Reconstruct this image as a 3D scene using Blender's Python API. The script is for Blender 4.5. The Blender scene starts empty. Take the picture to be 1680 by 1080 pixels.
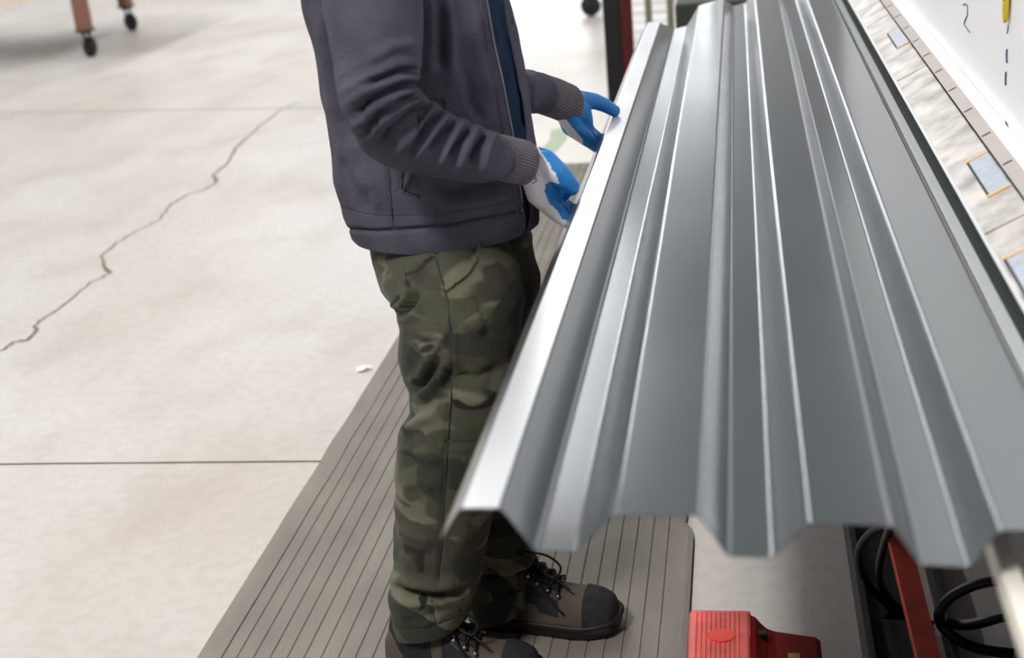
import bpy, bmesh, math, random
import numpy as np
from mathutils import Vector, Matrix, noise as mnoise

S = bpy.context.scene
C = S.collection
random.seed(4)

# ------------------------------------------------------------------ camera
F = 2200.0                      # focal length in pixels of the 1680 wide frame
CAMH = 1.6
Wm = np.array([[0.98450709, -0.02560662, -0.17346493],
               [0.15247927, -0.36344375, 0.91905316],
               [-0.08657858, -0.93126416, -0.35390847]])   # rows: world x, y, z in camera axes
CAM = np.array([0.0, 0.0, CAMH])
cd = bpy.data.cameras.new('camera')
cam = bpy.data.objects.new('camera', cd)
C.objects.link(cam)
R = Wm @ np.diag([1, -1, -1])
m4 = Matrix.Identity(4)
for i in range(3):
    for j in range(3):
        m4[i][j] = R[i, j]
m4.translation = (0, 0, CAMH)
cam.matrix_world = m4
cd.sensor_width = 36
cd.lens = F * 36 / 1680
cd.clip_start = 0.05
cd.dof.use_dof = True
cd.dof.focus_distance = 2.72
cd.dof.aperture_fstop = 3.2
S.camera = cam

# ------------------------------------------------------------------ world, exposure
S.view_settings.view_transform = 'Standard'
S.view_settings.look = 'None'
S.view_settings.gamma = 1
S.view_settings.exposure = 0.0
wd = bpy.data.worlds.new('hall_air')
S.world = wd
wd.use_nodes = True
wd.node_tree.nodes['Background'].inputs[0].default_value = (0.95, 0.98, 1.0, 1)
wd.node_tree.nodes['Background'].inputs[1].default_value = 0.10


def area(name, loc, target, sx, sy, power, col=(1, 0.97, 0.92)):
    l = bpy.data.lights.new(name, 'AREA')
    l.shape = 'RECTANGLE'
    l.size, l.size_y = sx, sy
    l.energy = power
    l.color = col
    o = bpy.data.objects.new(name, l)
    C.objects.link(o)
    o.location = loc
    d = Vector(target) - Vector(loc)
    o.rotation_euler = d.to_track_quat('-Z', 'Y').to_euler()
    return o


area('added_fill', (-2.0, -1.6, 5.6), (-0.5, 2.2, 0.5), 1.0, 1.0, 250)  # added unseen lamp behind the camera, lights the pedal and shapes floor shadow


# ------------------------------------------------------------------ pixel -> point of the place
def ray(p):
    return Wm @ np.array([p[0] - 840.0, p[1] - 540.0, F])


def at_z(p, z):
    d = ray(p)
    return d * ((z - CAMH) / d[2]) + CAM


def at_y(p, y):
    d = ray(p)
    return d * (y / d[1]) + CAM


def at_x(p, x):
    d = ray(p)
    return d * (x / d[0]) + CAM


def proj(P):
    c = (np.asarray(P, float) - CAM) @ Wm
    return np.stack([840 + F * c[..., 0] / c[..., 2], 540 + F * c[..., 1] / c[..., 2]], -1)


# ------------------------------------------------------------------ materials
def srgb(r, g, b):
    f = lambda v: (v / 255 / 12.92) if v / 255 <= 0.04045 else ((v / 255 + 0.055) / 1.055) ** 2.4
    return (f(r), f(g), f(b), 1)


def mat(name, col, rough=0.6, metal=0.0, mottle=0.0, mscale=8.0, bump=0.0, bscale=60.0, emit=0, stretch=None, spec=0.5, detail=4):
    m = bpy.data.materials.new(name)
    m.use_nodes = True
    nt = m.node_tree
    b = nt.nodes['Principled BSDF']
    b.inputs['Base Color'].default_value = col
    b.inputs['Roughness'].default_value = rough
    b.inputs['Metallic'].default_value = metal
    b.inputs['Specular IOR Level'].default_value = spec
    if emit:
        b.inputs['Emission Color'].default_value = col
        b.inputs['Emission Strength'].default_value = emit
    tc = nt.nodes.new('ShaderNodeTexCoord')
    vec = tc.outputs['Object']
    if stretch:
        mp = nt.nodes.new('ShaderNodeMapping')
        mp.inputs['Scale'].default_value = stretch
        nt.links.new(vec, mp.inputs['Vector'])
        vec = mp.outputs['Vector']
    if mottle:
        n = nt.nodes.new('ShaderNodeTexNoise')
        n.inputs['Scale'].default_value = mscale
        n.inputs['Detail'].default_value = detail
        nt.links.new(vec, n.inputs['Vector'])
        r = nt.nodes.new('ShaderNodeValToRGB')
        lo, hi = 1 - mottle, 1 + mottle
        r.color_ramp.elements[0].position = 0.3
        r.color_ramp.elements[1].position = 0.7
        r.color_ramp.elements[0].color = (col[0] * lo, col[1] * lo, col[2] * lo, 1)
        r.color_ramp.elements[1].color = (min(1, col[0] * hi), min(1, col[1] * hi), min(1, col[2] * hi), 1)
        nt.links.new(n.outputs['Fac'], r.inputs['Fac'])
        nt.links.new(r.outputs['Color'], b.inputs['Base Color'])
    if bump:
        n2 = nt.nodes.new('ShaderNodeTexNoise')
        n2.inputs['Scale'].default_value = bscale
        n2.inputs['Detail'].default_value = 3
        nt.links.new(vec, n2.inputs['Vector'])
        bp = nt.nodes.new('ShaderNodeBump')
        bp.inputs['Strength'].default_value = bump
        bp.inputs['Distance'].default_value = 0.004
        nt.links.new(n2.outputs['Fac'], bp.inputs['Height'])
        nt.links.new(bp.outputs['Normal'], b.inputs['Normal'])
    return m


def camo_mat():
    m = bpy.data.materials.new('camouflage_cotton')
    m.use_nodes = True
    nt = m.node_tree
    L = nt.links.new
    b = nt.nodes['Principled BSDF']
    b.inputs['Roughness'].default_value = 0.85
    b.inputs['Specular IOR Level'].default_value = 0.25
    b.inputs['Sheen Weight'].default_value = 0.08
    tc = nt.nodes.new('ShaderNodeTexCoord')

    def blotch(scale, loc, lo, hi):
        mp = nt.nodes.new('ShaderNodeMapping')
        mp.inputs['Location'].default_value = loc
        mp.inputs['Scale'].default_value = (1, 1, 1.5)
        L(tc.outputs['Object'], mp.inputs['Vector'])
        n = nt.nodes.new('ShaderNodeTexNoise')
        n.inputs['Scale'].default_value = scale
        n.inputs['Detail'].default_value = 1.5
        n.inputs['Distortion'].default_value = 0.9
        L(mp.outputs['Vector'], n.inputs['Vector'])
        r = nt.nodes.new('ShaderNodeValToRGB')
        r.color_ramp.elements[0].position = lo
        r.color_ramp.elements[1].position = hi
        L(n.outputs['Fac'], r.inputs['Fac'])
        return r.outputs['Color']

    def mix(a, bcol, fac):
        x = nt.nodes.new('ShaderNodeMix')
        x.data_type = 'RGBA'
        if isinstance(a, tuple):
            x.inputs[6].default_value = a
        else:
            L(a, x.inputs[6])
        x.inputs[7].default_value = bcol
        L(fac, x.inputs[0])
        return x.outputs[2]

    c = mix(srgb(70, 72, 57), srgb(104, 103, 86), blotch(8, (3, 1, 0), 0.5, 0.56))
    c = mix(c, srgb(66, 62, 54), blotch(6.5, (0, 5, 2), 0.56, 0.585))
    c = mix(c, srgb(48, 54, 45), blotch(6, (7, 2, 9), 0.53, 0.555))
    c = mix(c, srgb(34, 36, 33), blotch(9, (1, 8, 4), 0.64, 0.67))
    L(c, b.inputs['Base Color'])
    n2 = nt.nodes.new('ShaderNodeTexNoise')
    n2.inputs['Scale'].default_value = 90
    L(tc.outputs['Object'], n2.inputs['Vector'])
    bp = nt.nodes.new('ShaderNodeBump')
    bp.inputs['Strength'].default_value = 0.25
    bp.inputs['Distance'].default_value = 0.003
    L(n2.outputs['Fac'], bp.inputs['Height'])
    L(bp.outputs['Normal'], b.inputs['Normal'])
    return m


def glove_mat():
    m = bpy.data.materials.new('dipped_glove')
    m.use_nodes = True
    nt = m.node_tree
    L = nt.links.new
    b = nt.nodes['Principled BSDF']
    at = nt.nodes.new('ShaderNodeAttribute')
    at.attribute_name = 'coat'
    x = nt.nodes.new('ShaderNodeMix')
    x.data_type = 'RGBA'
    x.inputs[6].default_value = srgb(222, 224, 232)
    x.inputs[7].default_value = srgb(22, 122, 198)
    r = nt.nodes.new('ShaderNodeValToRGB')
    r.color_ramp.elements[0].position = 0.42
    r.color_ramp.elements[1].position = 0.58
    L(at.outputs['Fac'], r.inputs['Fac'])
    L(r.outputs['Color'], x.inputs[0])
    L(x.outputs[2], b.inputs['Base Color'])
    rr = nt.nodes.new('ShaderNodeMapRange')
    rr.inputs['To Min'].default_value = 0.9
    rr.inputs['To Max'].default_value = 0.42
    L(at.outputs['Fac'], rr.inputs['Value'])
    L(rr.outputs['Result'], b.inputs['Roughness'])
    tc = nt.nodes.new('ShaderNodeTexCoord')
    w = nt.nodes.new('ShaderNodeTexNoise')
    w.inputs['Scale'].default_value = 220
    L(tc.outputs['Object'], w.inputs['Vector'])
    bp = nt.nodes.new('ShaderNodeBump')
    bp.inputs['Strength'].default_value = 0.35
    bp.inputs['Distance'].default_value = 0.0015
    L(w.outputs['Fac'], bp.inputs['Height'])
    L(bp.outputs['Normal'], b.inputs['Normal'])
    return m


def concrete_mat():
    m = bpy.data.materials.new('polished_concrete')
    m.use_nodes = True
    nt = m.node_tree
    L = nt.links.new
    b = nt.nodes['Principled BSDF']
    tc = nt.nodes.new('ShaderNodeTexCoord')

    def nz(scale, detail, loc=(0, 0, 0), sc=(1, 1, 1)):
        mp = nt.nodes.new('ShaderNodeMapping')
        mp.inputs['Location'].default_value = loc
        mp.inputs['Scale'].default_value = sc
        L(tc.outputs['Object'], mp.inputs['Vector'])
        n = nt.nodes.new('ShaderNodeTexNoise')
        n.inputs['Scale'].default_value = scale
        n.inputs['Detail'].default_value = detail
        L(mp.outputs['Vector'], n.inputs['Vector'])
        return n.outputs['Fac']

    def ramp(fac, c0, c1, p0, p1):
        r = nt.nodes.new('ShaderNodeValToRGB')
        r.color_ramp.elements[0].position = p0
        r.color_ramp.elements[1].position = p1
        r.color_ramp.elements[0].color = c0
        r.color_ramp.elements[1].color = c1
        L(fac, r.inputs['Fac'])
        return r.outputs['Color']

    def mul(a, c):
        x = nt.nodes.new('ShaderNodeMix')
        x.data_type = 'RGBA'
        x.blend_type = 'MULTIPLY'
        x.inputs[0].default_value = 1
        L(a, x.inputs[6])
        L(c, x.inputs[7])
        return x.outputs[2]

    base = ramp(nz(0.8, 5, (0, 0, 0), (1, 0.6, 1)), srgb(196, 187, 180), srgb(211, 208, 206), 0.35, 0.62)
    stain = ramp(nz(2.6, 6, (4, 1, 0), (1, 0.55, 1)), (0.86, 0.84, 0.81, 1), (1, 1, 1, 1), 0.3, 0.52)
    fine = ramp(nz(26, 5, (0, 0, 0), (1, 1, 1)), (0.91, 0.91, 0.9, 1), (1, 1, 1, 1), 0.3, 0.6)
    L(mul(mul(base, stain), fine), b.inputs['Base Color'])
    b.inputs['Roughness'].default_value = 0.36
    rg = nt.nodes.new('ShaderNodeMapRange')
    rg.inputs['To Min'].default_value = 0.26
    rg.inputs['To Max'].default_value = 0.55
    L(nz(1.3, 4, (2, 2, 2)), rg.inputs['Value'])
    L(rg.outputs['Result'], b.inputs['Roughness'])
    return m


def steel_mat():
    m = mat('galvanised_steel', (0.225, 0.247, 0.264, 1), rough=0.2, metal=0.78)
    nt = m.node_tree
    b = nt.nodes['Principled BSDF']
    tc = nt.nodes.new('ShaderNodeTexCoord')
    n = nt.nodes.new('ShaderNodeTexNoise')
    n.inputs['Scale'].default_value = 3
    n.inputs['Detail'].default_value = 1
    nt.links.new(tc.outputs['Object'], n.inputs['Vector'])
    mr = nt.nodes.new('ShaderNodeMapRange')
    mr.inputs['To Min'].default_value = 0.17
    mr.inputs['To Max'].default_value = 0.23
    nt.links.new(n.outputs['Fac'], mr.inputs['Value'])
    nt.links.new(mr.outputs['Result'], b.inputs['Roughness'])
    return m


M = dict(
    concrete=concrete_mat(), steel=steel_mat(), camo=camo_mat(), glove=glove_mat(),
    joint=mat('joint_sealant', srgb(78, 92, 76), 0.8),
    joint_pale=mat('pale_joint_sealant', srgb(168, 165, 158), 0.7),
    crack=mat('crack_dust', srgb(128, 124, 108), 0.9, mottle=0.25, mscale=12),
    mat=mat('mat_rubber', srgb(132, 126, 119), 0.8, mottle=0.16, mscale=7, bump=0.5, bscale=160, stretch=(1, 0.5, 1), detail=7),
    hoodie=mat('fleece_charcoal', srgb(79, 78, 91), 0.95, mottle=0.2, mscale=12, bump=0.5, bscale=140, spec=0.15, detail=8),
    rib=mat('rib_knit', srgb(112, 108, 114), 0.95, mottle=0.12, mscale=40, spec=0.15),
    seam=mat('seam_thread', srgb(48, 50, 60), 0.9),
    zipm=mat('zip_metal', srgb(120, 120, 125), 0.4, 0.8),
    shirt=mat('navy_cotton', srgb(30, 48, 72), 0.85, mottle=0.12, mscale=20, bump=0.3, bscale=90, spec=0.2),
    skin=mat('skin', srgb(196, 148, 122), 0.55, mottle=0.06, mscale=30),
    hair=mat('hair', srgb(48, 36, 28), 0.6, bump=0.6, bscale=120),
    eye=mat('eye', srgb(60, 50, 45), 0.2),
    boot=mat('boot_nubuck', srgb(92, 82, 74), 0.85, mottle=0.15, mscale=30, bump=0.4, bscale=200, spec=0.2),
    bootdark=mat('boot_mesh', srgb(46, 47, 52), 0.85, mottle=0.2, mscale=60, bump=0.5, bscale=260, spec=0.2),
    rubber=mat('black_rubber', srgb(26, 26, 28), 0.6, mottle=0.1, mscale=40),
    cord=mat('boot_cord', srgb(18, 18, 22), 0.7),
    chrome=mat('chrome', srgb(200, 205, 215), 0.15, 1.0),
    ink=mat('blue_print', srgb(40, 90, 170), 0.6),
    bed=mat('worn_bed_steel', srgb(150, 145, 141), 0.4, 0.2, mottle=0.6, mscale=15, detail=8, stretch=(1, 1, 1)),
    pale_sheen=mat('pale_sheen_grey', srgb(186, 192, 194), 0.45),  # pale tone for the painted valley sheen and the bed's polished edge
    rail=mat('rail_grey', srgb(170, 162, 159), 0.6, 0.0, mottle=0.06, mscale=10),
    white=mat('white_enamel', srgb(249, 249, 250), 0.5),
    darkgap=mat('dark_slot', srgb(30, 40, 40), 0.7),
    insert=mat('insert_steel', srgb(150, 158, 172), 0.45, 0.2, mottle=0.12, mscale=60),
    orange=mat('orange_paint', srgb(214, 170, 104), 0.6),
    frame=mat('charcoal_paint', srgb(52, 50, 52), 0.55),
    black=mat('black_paint', srgb(15, 15, 18), 0.6),
    beige=mat('beige_paint', srgb(240, 236, 226), 0.55),
    red=mat('shaded_red_paint', srgb(150, 34, 32), 0.4, mottle=0.1, mscale=30),  # darker red paints shade into the pedal housing
    redworn=mat('worn_red_paint', srgb(234, 112, 106), 0.5, mottle=0.18, mscale=22, detail=8),
    redlever=mat('lever_red_paint', srgb(236, 104, 88), 0.45, mottle=0.12, mscale=20),
    redspot=mat('bright_red_enamel', srgb(244, 78, 62), 0.35),
    darkred=mat('dark_red_paint', srgb(82, 6, 5), 0.5),
    yellow=mat('yellow_label', srgb(212, 180, 40), 0.5),
    cable=mat('black_cable', srgb(22, 21, 24), 0.42),
    brown=mat('brown_paint', srgb(142, 100, 80), 0.6),
    darkgreen=mat('dark_green_paint', srgb(48, 56, 46), 0.6),
    olive=mat('olive_paint', srgb(128, 128, 104), 0.6),
    wire=mat('grey_wire', srgb(185, 180, 178), 0.5),
    block=mat('white_block_paint', srgb(222, 218, 216), 0.7, mottle=0.04, mscale=2),
    ceiling=mat('ceiling_grey', srgb(146, 158, 166), 0.9),
    lamp=mat('lamp_diffuser', (1.0, 0.98, 0.95, 1), 0.6, emit=17.5),
    glow_pane=mat('added_glow_pane', (0.93, 0.97, 1.0, 1), 0.3, emit=3.6),  # emissive surface added for brighter reflections in the steel
    glare_coat=mat('painted_crest_glare', srgb(206, 209, 214), 0.34, 0.35, mottle=0.08, mscale=4),  # pale coat that paints lamp glare onto the first crest
    paper=mat('paper', srgb(240, 242, 244), 0.8),
    green=mat('pale_green', srgb(176, 194, 166), 0.7),
    tape=mat('yellow_tape', srgb(236, 190, 90), 0.6),
    marker=mat('marker_ink', srgb(70, 66, 120), 0.6),
    markergreen=mat('green_marker_ink', srgb(90, 130, 125), 0.6),
)


# ------------------------------------------------------------------ object helpers
def root_loc(o):
    """offset to undo: only an Empty is moved, meshes are written in world coordinates"""
    return o.location.copy() if o.type == 'EMPTY' else Vector((0, 0, 0))


def obj(name, bm, material, parent=None, smooth=False):
    me = bpy.data.meshes.new(name)
    bmesh.ops.recalc_face_normals(bm, faces=bm.faces[:])
    bm.to_mesh(me)
    bm.free()
    me.materials.append(M[material])
    if smooth:
        for p in me.polygons:
            p.use_smooth = True
    o = bpy.data.objects.new(name, me)
    C.objects.link(o)
    if parent:
        o.parent = parent
        # geometry is written in world coordinates: undo the offset of an Empty parent
        o.location = -root_loc(parent)
    return o


def tag(o, label=None, cat=None, group=None, kind=None):
    for k, v in (('label', label), ('category', cat), ('group', group), ('kind', kind)):
        if v:
            o[k] = v
    return o


def thing(name, label, cat, loc=(0, 0, 0), group=None):
    o = bpy.data.objects.new(name, None)
    C.objects.link(o)
    o.location = loc
    o.empty_display_size = 0.1
    return tag(o, label, cat, group)


def add_box(bm, lo, hi, bev=0.0, mtx=None, seg=2):
    r = bmesh.ops.create_cube(bm, size=1)
    vs = r['verts']
    c = (Vector(lo) + Vector(hi)) / 2
    s = Vector(hi) - Vector(lo)
    for v in vs:
        v.co = Vector((v.co.x * s.x, v.co.y * s.y, v.co.z * s.z)) + c
        if mtx:
            v.co = mtx @ v.co
    if bev:
        es = list({e for v in vs for e in v.link_edges})
        bmesh.ops.bevel(bm, geom=es, offset=bev, segments=seg, profile=0.6, affect='EDGES')


def box(name, lo, hi, material, parent=None, bev=0.0, mtx=None):
    bm = bmesh.new()
    add_box(bm, lo, hi, bev, mtx)
    return obj(name, bm, material, parent)


def add_cyl(bm, p0, p1, r0, r1=None, n=20):
    p0, p1 = Vector(p0), Vector(p1)
    r1 = r0 if r1 is None else r1
    q = (p1 - p0).to_track_quat('Z', 'Y')
    a = [bm.verts.new(p0 + q @ Vector((r0 * math.cos(2 * math.pi * i / n), r0 * math.sin(2 * math.pi * i / n), 0))) for i in range(n)]
    b = [bm.verts.new(p1 + q @ Vector((r1 * math.cos(2 * math.pi * i / n), r1 * math.sin(2 * math.pi * i / n), 0))) for i in range(n)]
    for i in range(n):
        bm.faces.new((a[i], a[(i + 1) % n], b[(i + 1) % n], b[i]))
    bm.faces.new(a[::-1])
    bm.faces.new(b)


def smooth_path(pts, k=8):
    P = np.array([list(p) for p in pts], float)
    out = []
    n = len(P)
    for i in range(n - 1):
        p0, p1, p2, p3 = P[max(0, i - 1)], P[i], P[i + 1], P[min(n - 1, i + 2)]
        for j in range(k):
            t = j / k
            out.append(0.5 * ((2 * p1) + (-p0 + p2) * t + (2 * p0 - 5 * p1 + 4 * p2 - p3) * t * t + (-p0 + 3 * p1 - 3 * p2 + p3) * t ** 3))
    out.append(P[-1])
    return np.array(out)


def add_tube(bm, pts, r, n=10, k=8):
    P = smooth_path(pts, k) if k > 1 else np.array([list(p) for p in pts], float)
    T = np.gradient(P, axis=0)
    T /= np.linalg.norm(T, axis=1, keepdims=True) + 1e-12
    ref = np.array([0.123, 0.37, 0.92])
    prev = None
    rings = []
    for i in range(len(P)):
        a = ref - T[i] * ref.dot(T[i]) if prev is None else prev - T[i] * prev.dot(T[i])
        a /= np.linalg.norm(a) + 1e-12
        prev = a
        b = np.cross(T[i], a)
        rad = r[min(i, len(r) - 1)] if hasattr(r, '__len__') else r
        rings.append([bm.verts.new(P[i] + rad * (a * math.cos(2 * math.pi * j / n) + b * math.sin(2 * math.pi * j / n))) for j in range(n)])
    for i in range(len(rings) - 1):
        for j in range(n):
            bm.faces.new((rings[i][j], rings[i][(j + 1) % n], rings[i + 1][(j + 1) % n], rings[i + 1][j]))
    bm.faces.new(rings[0][::-1])
    bm.faces.new(rings[-1])


def tube(name, pts, r, material, parent=None, n=10, k=8):
    bm = bmesh.new()
    add_tube(bm, pts, r, n, k)
    return obj(name, bm, material, parent, smooth=True)


def ribbon(bm, pts, w, z):
    """flat strip of varying width lying on the floor along pts (x, y)"""
    P = np.array(pts, float)
    T = np.gradient(P, axis=0)
    T /= np.linalg.norm(T, axis=1, keepdims=True)
    Nn = np.stack([-T[:, 1], T[:, 0]], 1)
    prev = None
    for i in range(len(P)):
        wi = w[i] if hasattr(w, '__len__') else w
        a = bm.verts.new((*(P[i] + Nn[i] * wi / 2), z))
        b = bm.verts.new((*(P[i] - Nn[i] * wi / 2), z))
        if prev:
            bm.faces.new((prev[0], a, b, prev[1]))
        prev = (a, b)


# =================================================================== SETTING
XW0, XW1, YW0, YW1, ZC = -14.0, 6.0, -6.0, 26.0, 6.4
floor = box('floor', (XW0, YW0, -0.2), (XW1, YW1, 0), 'concrete')
tag(floor, kind='structure')
bm = bmesh.new()
jp = [at_z((0, 762), 0), at_z((510, 757.5), 0)]
yj = (jp[0][1] + jp[1][1]) / 2
xs = np.linspace(XW0, 0.9, 120)
ribbon(bm, [(x, yj + 0.002 * mnoise.noise(Vector((x * 6, 0, 0)))) for x in xs], [0.008 + 0.003 * mnoise.noise(Vector((x * 9, 3, 0))) for x in xs], 0.0012)
obj('floor_joint', bm, 'joint', floor)
bm = bmesh.new()
a, b = at_z((0, 185.5), 0), at_z((520, 177), 0)
d = (b - a) / np.linalg.norm(b - a)
ribbon(bm, [tuple((a + d * t)[:2]) for t in np.linspace(-7, 8, 30)], 0.035, 0.0012)
obj('floor_joint', bm, 'joint_pale', floor)
ck = [(-30, 1000), (0, 980), (50, 945), (100, 937), (142, 903), (133, 880), (180, 845), (270, 780), (350, 715), (425, 680), (402, 650), (392, 610), (450, 560), (530, 510), (615, 470), (660, 410), (720, 375), (800, 350), (835, 325), (820, 300), (880, 250), (905, 195), (980, 130), (1080, 50), (1190, 5)]
cw = [7, 8, 10, 12, 12, 9, 7, 6, 6, 10, 9, 6, 5.5, 5, 5, 6, 5, 5, 8, 7, 6, 7, 5, 5, 5]
bm = bmesh.new()
cp, cwid = [], []
for i in range(len(ck) - 1):
    for t in (0, 0.25, 0.5, 0.75):
        q = (ck[i][0] * (1 - t) + ck[i + 1][0] * t + random.uniform(-4, 4), ck[i][1] * (1 - t) + ck[i + 1][1] * t + random.uniform(-3, 3))
        P = at_z((q[0] / 2.348, 160 + q[1] / 2.348), 0)
        cp.append(P[:2])
        dep = np.linalg.norm(P - CAM)
        cwid.append((cw[i] * (1 - t) + cw[i + 1] * t) / 2.348 * dep / F * random.uniform(1.3, 2.1))
ribbon(bm, cp, cwid, 0.0014)
obj('floor_crack', bm, 'crack', floor)
a, b = at_z((-10, 14), 0), at_z((52, -4), 0)
d = (b - a) / np.linalg.norm(b - a)
bm = bmesh.new()
ribbon(bm, [tuple((a + d * t)[:2]) for t in np.linspace(-1, 6, 8)], 0.1, 0.0015)
obj('floor_line', bm, 'tape', floor)

tag(box('wall_far', (XW0, YW1, 0), (XW1, YW1 + 0.2, ZC), 'block'), kind='structure')
tag(box('wall_left', (XW0 - 0.2, YW0, 0), (XW0, YW1, ZC), 'block'), kind='structure')
tag(box('ceiling', (XW0, YW0, ZC), (XW1, YW1, ZC + 0.2), 'ceiling'), kind='structure')


def lamp_row(x0, x1, y0, y1, n, label):
    L = (y1 - y0) / n
    for i in range(n):
        cy = y0 + L * (i + 0.5)
        t = thing('strip_light', label % (i + 1), 'ceiling lamp', ((x0 + x1) / 2, cy, ZC), 'strip lights under the ceiling')
        box('housing', (x0 - 0.04, cy - L / 2 + 0.02, ZC - 0.09), (x1 + 0.04, cy + L / 2 - 0.02, ZC - 0.002), 'white', t, 0.006)
        box('diffuser', (x0, cy - L / 2 + 0.05, ZC - 0.12), (x1, cy + L / 2 - 0.05, ZC - 0.088), 'lamp', t, 0.004)


lamp_row(-2.75, -2.25, -2.5, 25.5, 12, 'white strip light under the ceiling left of the worker, number %d from the near end')
lamp_row(-8.3, -7.75, 4.0, 25.0, 8, 'white strip light under the ceiling above the brown cart, number %d from the near end')
# added glowing band on the unseen far wall, brightens the panel's reflections
w1 = box('added_glow_1', (-7.0, YW1 - 0.02, 1.6), (-0.3, YW1 + 0.01, 5.4), 'glow_pane')
tag(w1, kind='structure')
bm = bmesh.new()
for x in np.linspace(-7.0, -0.3, 8):
    add_box(bm, (x - 0.04, YW1 - 0.05, 1.55), (x + 0.04, YW1 - 0.02, 5.45))
for z in (1.57, 3.5, 5.43):
    add_box(bm, (-7.04, YW1 - 0.05, z - 0.04), (-0.26, YW1 - 0.02, z + 0.04))
obj('added_glow_frame', bm, 'wire', w1)

# =================================================================== MAT
def build_mat():
    xl, xr = -1.17, -0.138
    y0, y1 = 1.2, 6.35
    h = 0.014
    pr = [(xl, 0.001), (xl + 0.03, h * 0.75), (xl + 0.062, h)]
    x = xl + 0.062
    pitch = (xr - 0.055 - x) / 25
    for k in range(26):
        gx = xl + 0.062 + k * pitch
        if k:
            pr.append((gx - 0.004, h))
        pr += [(gx - 0.0015, h - 0.003), (gx + 0.0015, h - 0.003), (gx + 0.004, h)]
    pr += [(xr - 0.012, h), (xr, h * 0.8), (xr, 0.001)]
    n_pr = len(pr)
    bm = bmesh.new()
    ys = np.linspace(y0, y1, 160)
    rings = []
    for y in ys:
        wob = 0.004 * mnoise.noise(Vector((0, y * 5, 0)))
        rings.append([bm.verts.new((px_ + (wob if i < 3 else 0) - (0.03 * min(1, max(0, (y - 2.78) / 0.04)) * (0.6 + 0.4 * mnoise.noise(Vector((y * 9, 1, 0)))) if i >= n_pr - 3 and y > 2.78 else 0), y, z)) for i, (px_, z) in enumerate(pr)])
    for i in range(len(ys) - 1):
        for j in range(len(pr) - 1):
            bm.faces.new((rings[i][j], rings[i][j + 1], rings[i + 1][j + 1], rings[i + 1][j]))
    n = len(pr)
    for i in range(len(ys) - 1):
        bm.faces.new((rings[i][0], rings[i + 1][0], rings[i + 1][n - 1], rings[i][n - 1]))
    bm.faces.new(rings[0])
    bm.faces.new(rings[-1][::-1])
    o = obj('anti_fatigue_mat', bm, 'mat')
    tag(o, 'long grey ribbed rubber standing mat under the worker on the concrete floor', 'mat')
    return o


mat_o = build_mat()
scr = thing('paper_scrap', 'small white scrap on the concrete beside the left edge of the mat', 'scrap', tuple(at_z((596, 607), 0)))
bm = bmesh.new()
p = at_z((596, 607), 0)
ring = []
for i in range(9):
    aa = 2 * math.pi * i / 9
    rr_ = 0.022 * (1 + 0.35 * math.sin(3 * aa + 1))
    ring.append(bm.verts.new((p[0] + rr_ * math.cos(aa) * 1.3, p[1] + rr_ * math.sin(aa), 0.003 + 0.004 * (i % 3))))
top = bm.verts.new((p[0] + 0.004, p[1], 0.013))
bot = bm.verts.new((p[0], p[1], 0.001))
for i in range(9):
    bm.faces.new((ring[i], ring[(i + 1) % 9], top))
    bm.faces.new((ring[(i + 1) % 9], ring[i], bot))
obj('crumple', bm, 'paper', scr)
bm = bmesh.new()
a, b = at_z((895, 250), 0), at_z((918, 212), 0)
ribbon(bm, [tuple(a[:2]), tuple(((a + b) / 2)[:2] + [0.03, 0]), tuple(b[:2])], 0.09, 0.0016)
obj('floor_mark', bm, 'green', floor)  # pale green streak on the floor

# =================================================================== STEEL PANEL
ZP = 0.96


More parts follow.
